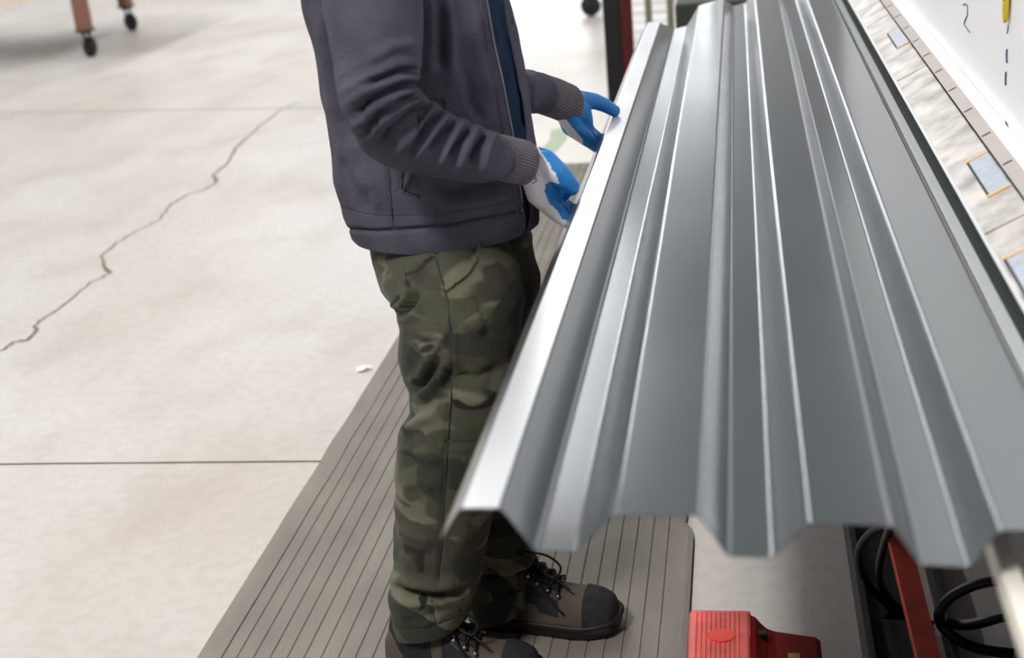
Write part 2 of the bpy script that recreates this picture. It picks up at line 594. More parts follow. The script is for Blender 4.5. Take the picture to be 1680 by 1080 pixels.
def build_panel():
    D = 0.040
    pix = [(722, 885, -0.037), (755, 835, 0), (822, 835, 0), (880, 903, -D), (945, 903, -D), (1005, 845, 0), (1147, 845, 0), (1195, 912, -D),
           (1270, 915, -D), (1325, 857, 0), (1465, 862, 0), (1510, 927, -D), (1590, 930, -D), (1640, 870, 0)]
    prof = []
    for (u, v, dz) in pix:
        P = at_z((u, v), ZP + dz)
        prof.append((P[0], dz, P[1]))
    xe = float(at_z((1603, 480), ZP)[0])
    prof += [(xe, 0, prof[-1][2]), (xe + 0.018, -0.028, prof[-1][2])]
    prof[1] = (float(at_z((850, 585), ZP)[0]), 0, prof[1][2])
    yend = [4.50, 4.52, 4.50, 4.62, 4.66, 4.85, 4.97, 5.07, 5.12, 5.20, 5.25, 5.3, 5.3, 5.3, 5.3, 5.3]
    yend = [v * (CAMH - ZP) / 0.665 for v in yend]
    # round every bend
    pts = []
    n = len(prof)
    for i, (x, z, y0) in enumerate(prof):
        if i in (0, n - 1):
            pts.append((x, z, y0, yend[i]))
            continue
        p = np.array([x, z])
        pa = np.array(prof[i - 1][:2]); pb = np.array(prof[i + 1][:2])
        r = 0.0046
        u = p + (pa - p) / np.linalg.norm(pa - p) * r
        v = p + (pb - p) / np.linalg.norm(pb - p) * r
        for t in (0, 0.25, 0.5, 0.75, 1):
            q = (1 - t) ** 2 * u + 2 * t * (1 - t) * p + t * t * v
            pts.append((q[0], q[1], y0, yend[i]))
    bm = bmesh.new()
    K = 60
    rows = []
    for k in range(K + 1):
        t = k / K
        row = []
        for (x, z, ya, yb) in pts:
            y = ya + (yb - ya) * t
            sag = 0.0
            row.append(bm.verts.new((x, y, ZP + z + sag)))
        rows.append(row)
    for k in range(K):
        for j in range(len(pts) - 1):
            bm.faces.new((rows[k][j], rows[k][j + 1], rows[k + 1][j + 1], rows[k + 1][j]))
    o = obj('steel_panel', bm, 'steel', None, smooth=True)
    sol = o.modifiers.new('sheet', 'SOLIDIFY')
    sol.thickness = 0.0012
    sol.offset = -1
    wn = o.modifiers.new('bends', 'WEIGHTED_NORMAL')
    wn.weight = 100
    tag(o, 'long grey trapezoidal steel roofing panel held by the worker beside the machine bed', 'metal panel')
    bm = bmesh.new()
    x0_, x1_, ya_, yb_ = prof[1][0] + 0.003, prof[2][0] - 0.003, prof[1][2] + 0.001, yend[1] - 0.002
    add_box(bm, (x0_, ya_, ZP + 0.0001), (x1_, yb_, ZP + 0.0009), 0.0002)  # thin pale strip painted as the specular glare of the crest
    tag(obj('crest_glare', bm, 'glare_coat', o), 'pale strip painting the bright glare on the panel crest')
    return o


panel = build_panel()

# =================================================================== LOFT MACHINERY
def hermite(keys, vals, q):
    keys = np.asarray(keys, float); vals = np.asarray(vals, float)
    m = np.gradient(vals, keys, axis=0) if len(keys) > 2 else np.repeat((vals[1:] - vals[:-1]) / (keys[1] - keys[0]), 2, 0)
    i = np.clip(np.searchsorted(keys, q) - 1, 0, len(keys) - 2)
    h = (keys[i + 1] - keys[i])
    t = (q - keys[i]) / h
    if vals.ndim > 1:
        t = t[:, None]; h = h[:, None]
    return ((2 * t ** 3 - 3 * t ** 2 + 1) * vals[i] + (t ** 3 - 2 * t ** 2 + t) * h * m[i] + (-2 * t ** 3 + 3 * t ** 2) * vals[i + 1] + (t ** 3 - t ** 2) * h * m[i + 1])


def seg_dist(P, poly):
    """distance of 2-D points P (n,2) to a polyline, and position along it 0..1"""
    best = np.full(len(P), 1e9); pos = np.zeros(len(P))
    poly = np.asarray(poly, float)
    L = np.linalg.norm(np.diff(poly, axis=0), axis=1)
    cum = np.concatenate([[0], np.cumsum(L)])
    for i in range(len(poly) - 1):
        a, b = poly[i], poly[i + 1]
        t = np.clip(((P - a) @ (b - a)) / max(1e-9, (b - a) @ (b - a)), 0, 1)
        dd = np.linalg.norm(P - (a + t[:, None] * (b - a)), axis=1)
        k = dd < best
        best[k] = dd[k]; pos[k] = (cum[i] + t[k] * L[i]) / cum[-1]
    return best, pos


def loft(secs, N, Mv, folds=(), wrinkle=0.0, wscale=14.0, gap=None, sup=2.3, seed=0, extra=None):
    """secs: (back pixel, front pixel, depth y, half thickness[, taper]) -> grid of points (N, Mv, 3), thetas"""
    c, a, bh = [], [], []
    for s in secs:
        A, B = at_y(s[0], s[2]), at_y(s[1], s[2] if len(s) < 5 else s[4])
        c.append((A + B) / 2); a.append((B - A) / 2); bh.append(s[3])
    c = np.array(c); a = np.array(a); bh = np.array(bh)
    k = np.concatenate([[0], np.cumsum(np.linalg.norm(np.diff(c, axis=0), axis=1) + 1e-4)])
    q = np.linspace(0, k[-1], N)
    cc, aa, bb = hermite(k, c, q), hermite(k, a, q), hermite(k, bh, q)
    T = np.gradient(cc, axis=0)
    bd = np.cross(aa, T)
    bd /= np.linalg.norm(bd, axis=1, keepdims=True) + 1e-12
    bd *= np.where(bd[:, 1:2] < 0, -1, 1)
    G = np.zeros((N, Mv, 3))
    for i in range(N):
        if gap is None:
            th = np.linspace(0, 2 * math.pi, Mv, endpoint=False)
        else:
            # opening at the front: find the angles at which the ring passes the two edge lines
            ts = np.linspace(-math.pi * 0.62, 0.6, 400)
            e = lambda t: np.sign(t) * np.abs(t) ** (2 / sup)
            P = cc[i] + np.outer(e(np.cos(ts)), aa[i]) + np.outer(e(np.sin(ts)), bd[i] * bb[i])
            pp = proj(P)
            im = int(np.argmax(pp[:, 0]))
            y = pp[:, 1].mean()
            g0 = np.interp(y, gap[0][1], gap[0][0]); g1 = np.interp(y, gap[1][1], gap[1][0])
            t0 = np.interp(g0, pp[:im + 1, 0], ts[:im + 1])
            t1 = np.interp(g1, pp[:im + 1, 0], ts[:im + 1])
            t1 = max(t1, t0 + 0.02)
            th = np.linspace(t1, t0 + 2 * math.pi, Mv)
        e = lambda t: np.sign(t) * np.abs(t) ** (2 / sup)
        G[i] = cc[i] + np.outer(e(np.cos(th)), aa[i]) + np.outer(e(np.sin(th)), bd[i] * bb[i])
    du = np.gradient(G, axis=0)
    if gap is None:
        dv = np.roll(G, -1, 1) - np.roll(G, 1, 1)
    else:
        dv = np.gradient(G, axis=1)
    Nn = np.cross(du, dv)
    Nn /= np.linalg.norm(Nn, axis=2, keepdims=True) + 1e-12
    out = G - cc[:, None, :]
    if (Nn * out).sum() < 0:
        Nn = -Nn
    P = G.reshape(-1, 3); NN = Nn.reshape(-1, 3)
    d = np.zeros(len(P))
    if len(folds):
        pp = proj(P)
        view = CAM - P
        view /= np.linalg.norm(view, axis=1, keepdims=True)
        fc = np.clip(((NN * view).sum(1) + 0.35) / 0.5, 0, 1)
        for f in folds:
            poly, amp, w = f[0], f[1], f[2]
            dist, pos = seg_dist(pp, poly)
            end = np.clip(np.minimum(pos, 1 - pos) / 0.18, 0.12, 1) if len(f) < 4 else 1.0
            d += fc * amp * np.exp(-(dist / w) ** 2) * end
    if wrinkle:
        for i in range(len(P)):
            v = Vector(P[i]) * wscale + Vector((seed * 3.1, seed, 0))
            d[i] += wrinkle * (1 - 2.2 * abs(mnoise.noise(v)) + 0.5 * mnoise.noise(v * 2.3))
    if extra is not None:
        d += extra(P, NN)
    P = P + NN * d[:, None]
    return P.reshape(N, Mv, 3)


def grid_mesh(bm, G, closed=True, cap0=False, cap1=False, rows=None):
    N, Mv, _ = G.shape
    r0, r1 = rows or (0, N - 1)
    V = {}
    for i in range(r0, r1 + 1):
        for j in range(Mv):
            V[i, j] = bm.verts.new(G[i, j])
    for i in range(r0, r1):
        for j in range(Mv if closed else Mv - 1):
            bm.faces.new((V[i, j], V[i, (j + 1) % Mv], V[i + 1, (j + 1) % Mv], V[i + 1, j]))
    if cap0:
        bm.faces.new([V[r0, j] for j in range(Mv)][::-1])
    if cap1:
        bm.faces.new([V[r1, j] for j in range(Mv)])


def cone_blob(chains, voxel, iters=6, name='blob'):
    """chains of (point, radius): swept round cones fused into ONE continuous surface; returns a mesh"""
    bm = bmesh.new()
    for ch in chains:
        for i in range(len(ch) - 1):
            p0, r0 = np.array(ch[i][0], float), ch[i][1]
            p1, r1 = np.array(ch[i + 1][0], float), ch[i + 1][1]
            n = max(2, int(np.linalg.norm(p1 - p0) / (0.3 * min(r0, r1))) + 1)
            for k in range(n + 1):
                t = k / n
                bmesh.ops.create_icosphere(bm, subdivisions=2, radius=r0 + (r1 - r0) * t, matrix=Matrix.Translation(Vector(p0 + (p1 - p0) * t)))
    me = bpy.data.meshes.new(name)
    bm.to_mesh(me)
    bm.free()
    o = bpy.data.objects.new('tmp', me)
    C.objects.link(o)
    r = o.modifiers.new('r', 'REMESH')
    r.mode = 'VOXEL'
    r.voxel_size = voxel
    s = o.modifiers.new('s', 'SMOOTH')
    s.factor = 0.5
    s.iterations = iters
    dg = bpy.context.evaluated_depsgraph_get()
    dg.update()
    res = bpy.data.meshes.new_from_object(o.evaluated_get(dg))
    bpy.data.objects.remove(o)
    bpy.data.meshes.remove(me)
    res.name = name
    for p in res.polygons:
        p.use_smooth = True
    return res


def mesh_obj(name, me, material, parent=None):
    me.materials.clear()
    me.materials.append(M[material])
    o = bpy.data.objects.new(name, me)
    C.objects.link(o)
    if parent:
        o.parent = parent
        o.location = -root_loc(parent)
    return o


def cr1(x, y):                                  # crop of the jacket seen at 2.512x
    return (480 + x / 2.512, y / 2.512)


# =================================================================== PERSON
YC = 2.40                                       # mid plane of the worker
XH = at_y((690, -60), YC)[0]
hip = at_y((735, 400), YC)
chest = at_y((690, 20), YC)
neckp = at_y((690, -105), YC) + np.array([0.02, 0, 0.03])
headp = neckp + np.array([0.06, 0, 0.17])
kneeR, kneeL = at_y((750, 700), 2.21), at_y((795, 690), 2.41)
ankR, ankL = np.array([-0.645, 2.185, 0.11]), np.array([-0.495, 2.385, 0.11])
shR, shL = at_y((605, -70), 2.16), at_y((700, -95), 2.52)
elR, elL = at_y((632, 205), 2.08), at_y((800, 140), 2.63)
wrR, wrL = at_y((862, 270), 2.29), at_y((930, 171), 2.89)
body = cone_blob([
    [(hip + [0, -0.06, 0], 0.085), (hip + [0, 0.06, 0], 0.085)],
    [(hip, 0.095), (hip * 0.5 + chest * 0.5, 0.115), (chest, 0.125), (neckp - [0.01, 0, 0.05], 0.075), (neckp, 0.058), (neckp + [0.015, 0, 0.06], 0.056)],
    [(chest + [0, -0.1, 0.02], 0.09), (chest + [0, 0.1, 0.02], 0.09)],
    [(neckp, 0.06), (shR, 0.055), (elR, 0.042), (wrR, 0.024)],
    [(neckp, 0.06), (shL, 0.055), (elL, 0.042), (wrL, 0.022)],
    [(hip + [0, -0.08, -0.03], 0.075), (kneeR, 0.055), (ankR, 0.032)],
    [(hip + [0, 0.08, -0.03], 0.075), (kneeL, 0.055), (ankL, 0.032)],
    [(ankR, 0.03), (ankR + [0.10, 0, -0.055], 0.025)],
    [(ankL, 0.03), (ankL + [0.10, 0, -0.055], 0.025)],
    [(headp + [-0.025, 0, 0.02], 0.083), (headp + [0.03, 0, 0.015], 0.078)],                                  # skull
    [(headp + [0.03, 0, -0.03], 0.066), (headp + [0.055, 0, -0.085], 0.036)],                                  # jaw
    [(headp + [0.105, 0, 0.0], 0.012), (headp + [0.122, 0, -0.028], 0.014)],                                   # nose
    [(headp + [0.088, -0.018, -0.062], 0.011), (headp + [0.088, 0.018, -0.062], 0.011)],                       # mouth
    [(headp + [-0.005, -0.082, 0.005], 0.016), (headp + [-0.008, -0.084, -0.03], 0.011)],
    [(headp + [-0.005, 0.082, 0.005], 0.016), (headp + [-0.008, 0.084, -0.03], 0.011)],
], 0.009, 5, 'person')
person = mesh_obj('person', body, 'skin')
tag(person, 'person in charcoal zip jacket, camouflage trousers and blue work gloves holding the steel panel', 'person')
for s in (-1, 1):
    bm = bmesh.new()
    bmesh.ops.create_icosphere(bm, subdivisions=2, radius=0.013, matrix=Matrix.Translation(Vector(headp + [0.092, s * 0.033, 0.012])))
    obj('eye', bm, 'eye', person, True)
hair = cone_blob([[(headp + [-0.045, 0, 0.035], 0.088), (headp + [0.02, 0, 0.062], 0.07)], [(headp + [-0.07, 0, -0.02], 0.06), (headp + [-0.06, 0, -0.055], 0.05)]], 0.01, 4, 'hair')
mesh_obj('hair', hair, 'hair', person)

# ---- jacket
jk_secs = [
    ((584, 379), (882, 365), YC, 0.168),
    ((578, 358), (881, 345), YC, 0.172),
    ((571, 335), (880, 322), YC, 0.170),
    ((558, 300), (879, 275), YC, 0.168),
    ((547, 220), (873, 215), YC, 0.168),
    ((535, 145), (861, 140), YC, 0.175),
    ((520, 60), (846, 60), YC, 0.18),
    ((505, 0), (832, 0), YC, 0.185),
    ((508, -60), (815, -60), YC, 0.18),
    ((560, -115), (780, -115), YC, 0.15),
    ((610, -140), (750, -145), YC, 0.085),
]
gap = (([788, 797, 815, 832, 850, 858, 858], [-140, 0, 90, 180, 290, 350, 420]),
       ([806, 824, 845, 862, 868, 868, 866], [-140, 0, 110, 200, 290, 350, 420]))
jfolds = [
    ([cr1(638, -60), cr1(645, 120), cr1(655, 330)], 0.010, 9),
    ([cr1(560, -40), cr1(575, 160), cr1(560, 340)], 0.006, 10),
    ([cr1(600, 0), cr1(608, 160), cr1(612, 300)], -0.006, 6),
    ([cr1(740, 0), cr1(770, 200), cr1(820, 430)], 0.006, 10),
    ([cr1(700, 250), cr1(740, 430), cr1(800, 520)], -0.004, 9),
    ([cr1(390, 650), cr1(402, 800), cr1(415, 935)], -0.004, 2.2, 1),
    ([cr1(235, 943), cr1(330, 950), cr1(440, 945), cr1(620, 930), cr1(800, 900), cr1(945, 868)], -0.006, 3, 1),
    ([cr1(455, 680), cr1(450, 780), cr1(475, 800), cr1(520, 812)], -0.005, 2.6, 1),
    ([cr1(462, 770), cr1(485, 730), cr1(505, 690)], 0.006, 4),
    ([cr1(560, 780), cr1(700, 770), cr1(860, 730)], -0.008, 14),
    ([cr1(600, 840), cr1(750, 840), cr1(900, 800)], 0.007, 12),
    ([cr1(240, 560), cr1(260, 700), cr1(330, 800)], 0.007, 14),
    ([cr1(200, 640), cr1(250, 760), cr1(300, 900)], -0.005, 12),
    ([cr1(110, 60), cr1(150, 300), cr1(190, 520)], 0.006, 9),
    ([cr1(140, 0), cr1(175, 250), cr1(220, 500), cr1(290, 630)], -0.010, 8),
    ([cr1(280, 660), cr1(340, 760), cr1(360, 880)], 0.004, 9),
]
jfolds = [(f[0], f[1] * 1.4, *f[2:]) for f in jfolds]
G = loft(jk_secs, 190, 260, jfolds, 0.003, 11, gap, 2.1, 1)
nb = 24
bm = bmesh.new()
grid_mesh(bm, G, closed=False, rows=(nb, 189))
jacket = obj('jacket', bm, 'hoodie', person, True)
so = jacket.modifiers.new('cloth', 'SOLIDIFY'); so.thickness = 0.004; so.offset = -1
bm = bmesh.new()
Gb = G.copy()
ctr = G[:nb + 1].mean(1, keepdims=True)
puff = np.sin(np.linspace(0, math.pi, nb + 1))[:, None, None]
Gb[:nb + 1] = ctr + (G[:nb + 1] - ctr) * (1 + 0.012 * puff)
grid_mesh(bm, Gb, closed=False, rows=(0, nb))
hb = obj('hem_band', bm, 'hoodie', jacket, True)
so = hb.modifiers.new('cloth', 'SOLIDIFY'); so.thickness = 0.005; so.offset = -1
# zip along the near front edge
zp = [G[i, -1] for i in range(4, 185, 6)]
tube('zipper', zp, 0.0028, 'zipm', jacket, 6, 2)
tube('placket', [G[i, -6] + np.array([0, -0.001, 0]) for i in range(2, 185, 6)], 0.0022, 'hoodie', jacket, 6, 2)
def on_cloth(Gx, p, lift=0.0015):
    """point of the cloth grid nearest to a line of sight, on the side facing the camera"""
    P_ = Gx.reshape(-1, 3)
    pp_ = proj(P_)
    near = P_[:, 1] < P_[:, 1].mean()
    d_ = np.linalg.norm(pp_ - np.array(p), axis=1) + np.where(near, 0, 1e6)
    idx = np.argsort(d_)[:4]
    w_ = 1 / (d_[idx] + 0.3)
    q_ = (P_[idx] * w_[:, None]).sum(0) / w_.sum()
    v_ = CAM - q_
    return q_ + v_ / np.linalg.norm(v_) * lift


def seam(name, Gx, pts, r, material, parent, step=6):
    pts = smooth_path([(a_[0], a_[1], 0) for a_ in pts], step)[:, :2]
    return tube(name, [on_cloth(Gx, q_) for q_ in pts], r, material, parent, 6, 2)


seam('pocket_welt', G, [cr1(500, 690), cr1(470, 760), cr1(452, 795)], 0.002, 'hoodie', jacket)
seam('pocket_welt', G, [cr1(455, 680), cr1(448, 760), cr1(456, 792), cr1(488, 806), cr1(522, 812)], 0.0016, 'hoodie', jacket)
seam('side_stitch', G, [cr1(392, 660), cr1(402, 800), cr1(414, 930)], 0.0013, 'seam', jacket)
seam('band_stitch', G, [cr1(238, 943), cr1(330, 950), cr1(440, 945), cr1(620, 928), cr1(800, 900), cr1(930, 872)], 0.0014, 'seam', jacket)
seam('pocket_flap', G, [cr1(560, 404), cr1(625, 404), cr1(630, 440)], 0.0016, 'hoodie', jacket)

# ---- sleeves
sl_secs = [
    ((540, -115), (650, -125), 2.22, 0.06),
    ((524, -60), (680, -70), 2.16, 0.075),
    ((532, 0), (690, -5), 2.11, 0.08),
    ((543, 60), (690, 62), 2.09, 0.08),
    ((556, 122), (686, 112), 2.08, 0.078),
    ((570, 180), (681, 138), 2.075, 0.077),
    ((590, 230), (684, 150), 2.095, 0.075),
    ((627, 260), (700, 164), 2.115, 0.073),
    ((670, 272), (724, 181), 2.14, 0.070),
    ((715, 282), (757, 198), 2.165, 0.066),
    ((760, 290), (790, 211), 2.195, 0.060),
    ((795, 291), (812, 219), 2.225, 0.054),
    ((808, 289), (824, 224), 2.237, 0.048),
]
rl = [
    ([cr1(515, 372), cr1(430, 385), cr1(340, 440), cr1(262, 530)], 0.011, 7),
    ([cr1(535, 405), cr1(460, 425), cr1(370, 490), cr1(300, 585)], 0.010, 6.5),
    ([cr1(590, 432), cr1(530, 485), cr1(455, 560), cr1(400, 640)], 0.011, 7),
    ([cr1(640, 470), cr1(575, 535), cr1(510, 615), cr1(480, 660)], 0.010, 7),
    ([cr1(705, 500), cr1(650, 565), cr1(605, 640), cr1(580, 690)], 0.0095, 7),
    ([cr1(765, 522), cr1(715, 590), cr1(680, 665), cr1(670, 710)], 0.009, 7),
    ([cr1(835, 548), cr1(795, 610), cr1(775, 680), cr1(775, 720)], 0.009, 7),
    ([cr1(520, 320), cr1(430, 320), cr1(300, 380), cr1(225, 440)], 0.010, 8),
    ([cr1(522, 255), cr1(420, 262), cr1(310, 320), cr1(205, 400)], 0.006, 9),
    ([cr1(525, 180), cr1(420, 190), cr1(300, 260)], 0.004, 10),
    ([cr1(515, 348), cr1(430, 352), cr1(320, 410), cr1(240, 490)], -0.008, 4.5),
    ([cr1(525, 390), cr1(440, 408), cr1(350, 468), cr1(285, 555)], -0.007, 4),
    ([cr1(562, 415), cr1(495, 458), cr1(410, 528), cr1(355, 610)], -0.008, 4),
    ([cr1(615, 450), cr1(552, 512), cr1(485, 588)], -0.007, 4),
    ([cr1(672, 485), cr1(612, 552), cr1(560, 630)], -0.007, 4),
    ([cr1(735, 510), cr1(683, 580), cr1(643, 655)], -0.007, 4),
    ([cr1(800, 535), cr1(757, 602), cr1(730, 680)], -0.007, 4),
    ([cr1(520, 288), cr1(425, 290), cr1(305, 350)], -0.006, 5),
    ([cr1(200, 250), cr1(230, 420), cr1(290, 560)], 0.004, 12),
]
rl = [(f[0], f[1] * (1.75 if f[1] > 0 else 2.2), f[2] * (1.0 if f[1] > 0 else 0.85), *f[3:]) for f in rl]
Gs = loft(sl_secs, 240, 150, rl, 0.0018, 16, None, 2.05, 5)
bm = bmesh.new()
grid_mesh(bm, Gs, cap0=True)
obj('sleeve', bm, 'hoodie', jacket, True)


def rib_extra(n, amp):
    def f(P, NN):
        d = np.zeros(len(P))
        return d
    return f


def cuff(secs, parent, ribs=46):
    Gc = loft(secs, 40, ribs * 6, (), 0.0, 14, None, 2.05, 3)
    ctr = Gc.mean(1, keepdims=True)
    ang = np.arange(ribs * 6) / 6 * 2 * math.pi
    Gc = Gc + (Gc - ctr) / np.linalg.norm(Gc - ctr, axis=2, keepdims=True) * (0.0013 * np.cos(ang))[None, :, None]
    bm = bmesh.new()
    grid_mesh(bm, Gc)
    o = obj('cuff', bm, 'rib', parent, True)
    s_ = o.modifiers.new('cloth', 'SOLIDIFY'); s_.thickness = 0.004; s_.offset = -1
    return o


cuff([((806, 290), (822, 222), 2.235, 0.050), ((812, 292), (829, 224), 2.243, 0.046), ((831, 295), (852, 230), 2.265, 0.044), ((850, 297), (876, 238), 2.287, 0.042), ((853, 296), (879, 240), 2.289, 0.041)], jacket)
ll_secs = [
    ((730, 60), (740, -60), 2.52, 0.07),
    ((760, 160), (790, 40), 2.57, 0.075),
    ((800, 190), (815, 90), 2.64, 0.062),
    ((845, 188), (850, 112), 2.71, 0.052),
    ((866, 184), (872, 116), 2.76, 0.047),
    ((886, 185), (892, 121), 2.80, 0.044),
]
lf = [([(850, 120), (862, 150), (866, 185)], 0.006, 6), ([(874, 118), (873, 150), (872, 180)], 0.005, 5), ([(858, 118), (868, 150), (869, 185)], -0.006, 4)]
Gl = loft(ll_secs, 110, 90, lf, 0.002, 16, None, 2.05, 8)
bm = bmesh.new()
grid_mesh(bm, Gl, cap0=True)
obj('sleeve', bm, 'hoodie', jacket, True)
cuff([((880, 183), (885, 119), 2.785, 0.046), ((888, 187), (893, 122), 2.81, 0.045), ((907, 194), (918, 130), 2.855, 0.043), ((924, 201), (943, 141), 2.90, 0.040)], jacket, 40)

# ---- shirt under the jacket
st_secs = [
    ((680, 385), (879, 363), YC, 0.09),
    ((670, 350), (880, 337), YC, 0.10),
    ((650, 300), (877, 282), YC, 0.10),
    ((630, 200), (866, 202), YC, 0.105),
    ((610, 100), (851, 102), YC, 0.11),
    ((600, 0), (831, 0), YC, 0.11),
    ((620, -80), (790, -85), YC, 0.10),
    ((650, -140), (735, -145), YC, 0.06),
]
Gt = loft(st_secs, 90, 120, [([(815, 0), (840, 120), (858, 220)], -0.006, 5), ([(828, 60), (850, 180), (870, 300)], 0.006, 5)], 0.003, 18, None, 2.1, 9)
# keep it inside the jacket front
bm = bmesh.new()
grid_mesh(bm, Gt)
obj('shirt', bm, 'shirt', person, True)

# ---- trousers
def p2(x, y):
    return (560 + x / 2.7, 380 + y / 2.7)


YR, YL = 2.21, 2.42
rt = [
    ((640, 345), (830, 330), 2.38, 0.09),
    ((615, 393), (830, 386), 2.39, 0.09),
    ((614, 440), (850, 438), 2.345, 0.108),
    ((634, 485), (858, 485), 2.285, 0.116),
    ((656, 520), (854, 520), 2.26, 0.112),
    ((656, 560), (850, 560), 2.245, 0.108),
    ((664, 610), (846, 610), 2.23, 0.103),
    ((677, 655), (840, 655), 2.21, 0.098),
    ((666, 690), (834, 692), 2.21, 0.096),
    ((655, 730), (826, 735), 2.205, 0.093),
    ((652, 800), (814, 802), 2.20, 0.088),
    ((651, 860), (802, 864), 2.20, 0.083),
    ((648, 920), (792, 922), 2.195, 0.079),
    ((641, 952), (784, 955), 2.19, 0.079),
    ((641, 972), (778, 970), 2.19, 0.078),
    ((645, 998), (772, 988), 2.19, 0.074),
    ((651, 1034), (766, 1008), 2.19, 0.070),
]
rf = [
    ([(656, 516), (664, 512), (676, 498), (684, 478)], -0.016, 5),
    ([(642, 492), (662, 505), (672, 488), (678, 462)], 0.012, 6),
    ([(654, 528), (672, 524), (690, 508)], 0.010, 6),
    ([(682, 654), (708, 639), (727, 610), (737, 578)], 0.016, 7),
    ([(668, 628), (690, 616), (706, 588), (712, 560)], 0.010, 7),
    ([(676, 642), (700, 626), (718, 598), (726, 566)], -0.011, 5),
    ([(668, 690), (690, 672), (716, 656)], -0.008, 7),
    ([(660, 714), (690, 688), (722, 672)], 0.010, 8),
    ([(671, 465), (682, 435), (704, 426), (722, 436)], 0.008, 7),
    ([(690, 470), (700, 445), (716, 430)], -0.006, 5),
    ([(620, 430), (640, 452), (655, 480)], -0.006, 7),
    ([(655, 745), (680, 736), (705, 748), (722, 760)], 0.007, 7),
    ([(655, 770), (690, 762), (720, 780)], -0.006, 8),
    ([(660, 800), (690, 790), (716, 800)], 0.005, 8),
    ([(652, 865), (680, 880), (712, 890)], 0.006, 9),
    ([(650, 900), (680, 905), (715, 915)], -0.005, 8),
    ([(643, 945), (680, 958), (716, 962), (755, 950)], 0.014, 8),
    ([(640, 963), (672, 972), (708, 977), (742, 975), (776, 958)], -0.020, 5),
    ([(642, 982), (680, 990), (720, 985), (765, 972)], 0.010, 8),
    ([(700, 978), (708, 1002), (712, 1028)], -0.006, 3),
    ([(660, 1020), (690, 1015), (720, 1005)], -0.006, 8),
    ([(652, 1034), (700, 1032), (762, 1006)], -0.003, 2, 1),
    ([(714, 405), (720, 440), (730, 480), (737, 520), (739, 580), (739, 650), (736, 710), (731, 770), (727, 850), (722, 920), (718, 960)], -0.006, 2.4, 1),
    ([(720, 410), (726, 450), (736, 495), (743, 540), (745, 600), (744, 660)], 0.003, 3.2, 1),
    ([(784, 404), (782, 420), (770, 440), (752, 458), (731, 474)], 0.007, 3.5, 1),
    ([(778, 404), (774, 422), (762, 438), (746, 454), (730, 468)], -0.005, 2.2, 1),
    ([(770, 470), (795, 500), (800, 560)], -0.006, 9),
    ([(745, 520), (780, 540), (815, 530)], 0.006, 9),
    ([(740, 600), (780, 620), (820, 600)], -0.006, 8),
    ([(742, 640), (775, 660), (815, 650)], 0.006, 9),
]
bm = bmesh.new()
rf = [(f[0], f[1] * 1.25, *f[2:]) for f in rf]
Gr = loft(rt, 230, 120, rf, 0.0035, 13, None, 2.1, 2)
grid_mesh(bm, Gr, cap0=True)
lt = [
    ((660, 340), (850, 335), 2.45, 0.09),
    ((650, 395), (868, 385), 2.45, 0.105),
    ((660, 450), (882, 450), 2.44, 0.115),
    ((685, 520), (884, 520), 2.43, 0.11),
    ((700, 600), (886, 600), 2.425, 0.10),
    ((715, 680), (884, 680), 2.41, 0.095),
    ((722, 760), (876, 760), 2.41, 0.09),
    ((728, 850), (868, 850), 2.405, 0.084),
    ((732, 900), (877, 900), 2.40, 0.08),
    ((736, 925), (874, 925), 2.40, 0.078),
    ((742, 945), (864, 942), 2.395, 0.074),
    ((746, 962), (876, 952), 2.395, 0.075),
    ((758, 985), (881, 965), 2.39, 0.072),
    ((772, 1012), (881, 977), 2.39, 0.068),
]
lff = [
    ([(786, 930), (830, 938), (872, 918)], 0.012, 8),
    ([(786, 948), (830, 948), (870, 936)], -0.016, 5),
    ([(800, 870), (806, 900), (792, 925)], 0.008, 6),
    ([(822, 850), (830, 880), (840, 905)], -0.004, 2.4, 1),
    ([(850, 850), (845, 880), (868, 905)], 0.006, 7),
    ([(780, 985), (830, 985), (878, 958)], 0.006, 8),
]
Gl2 = loft(lt, 200, 110, lff, 0.0035, 13, None, 2.1, 4)
grid_mesh(bm, Gl2, cap0=True)
trousers = obj('trousers', bm, 'camo', person, True)
seam('side_seam', Gr, [(712, 420), (720, 445), (730, 480), (737, 520), (739, 580), (739, 650), (736, 710), (731, 770), (727, 850), (722, 920), (718, 952)], 0.0015, 'seam', trousers, 5)
seam('side_seam', Gr, [(709, 985), (711, 1005), (714, 1022)], 0.0015, 'seam', trousers, 5)
seam('pocket_edge', Gr, [(783, 418), (778, 432), (766, 448), (750, 462), (732, 476)], 0.0028, 'camo', trousers, 5)

# ---- gloves
def in_poly(P, poly):
    poly = np.asarray(poly, float)
    x, y = P[:, 0], P[:, 1]
    ins = np.zeros(len(P), bool)
    j = len(poly) - 1
    for i in range(len(poly)):
        c = ((poly[i, 1] > y) != (poly[j, 1] > y)) & (x < (poly[j, 0] - poly[i, 0]) * (y - poly[i, 1]) / (poly[j, 1] - poly[i, 1] + 1e-9) + poly[i, 0])
        ins ^= c
        j = i
    return ins


def coat_attr(me, fn):
    n = len(me.vertices)
    co = np.zeros(n * 3); me.vertices.foreach_get('co', co)
    no = np.zeros(n * 3); me.vertices.foreach_get('normal', no)
    v = fn(co.reshape(-1, 3), no.reshape(-1, 3)).astype(float)
    at = me.attributes.new('coat', 'FLOAT', 'POINT')
    at.data.foreach_set('value', v)


def hp(x, y, Y):                                 # hands crop, 4x from (840, 100)
    return at_y((840 + x / 4, 100 + y / 4), Y)


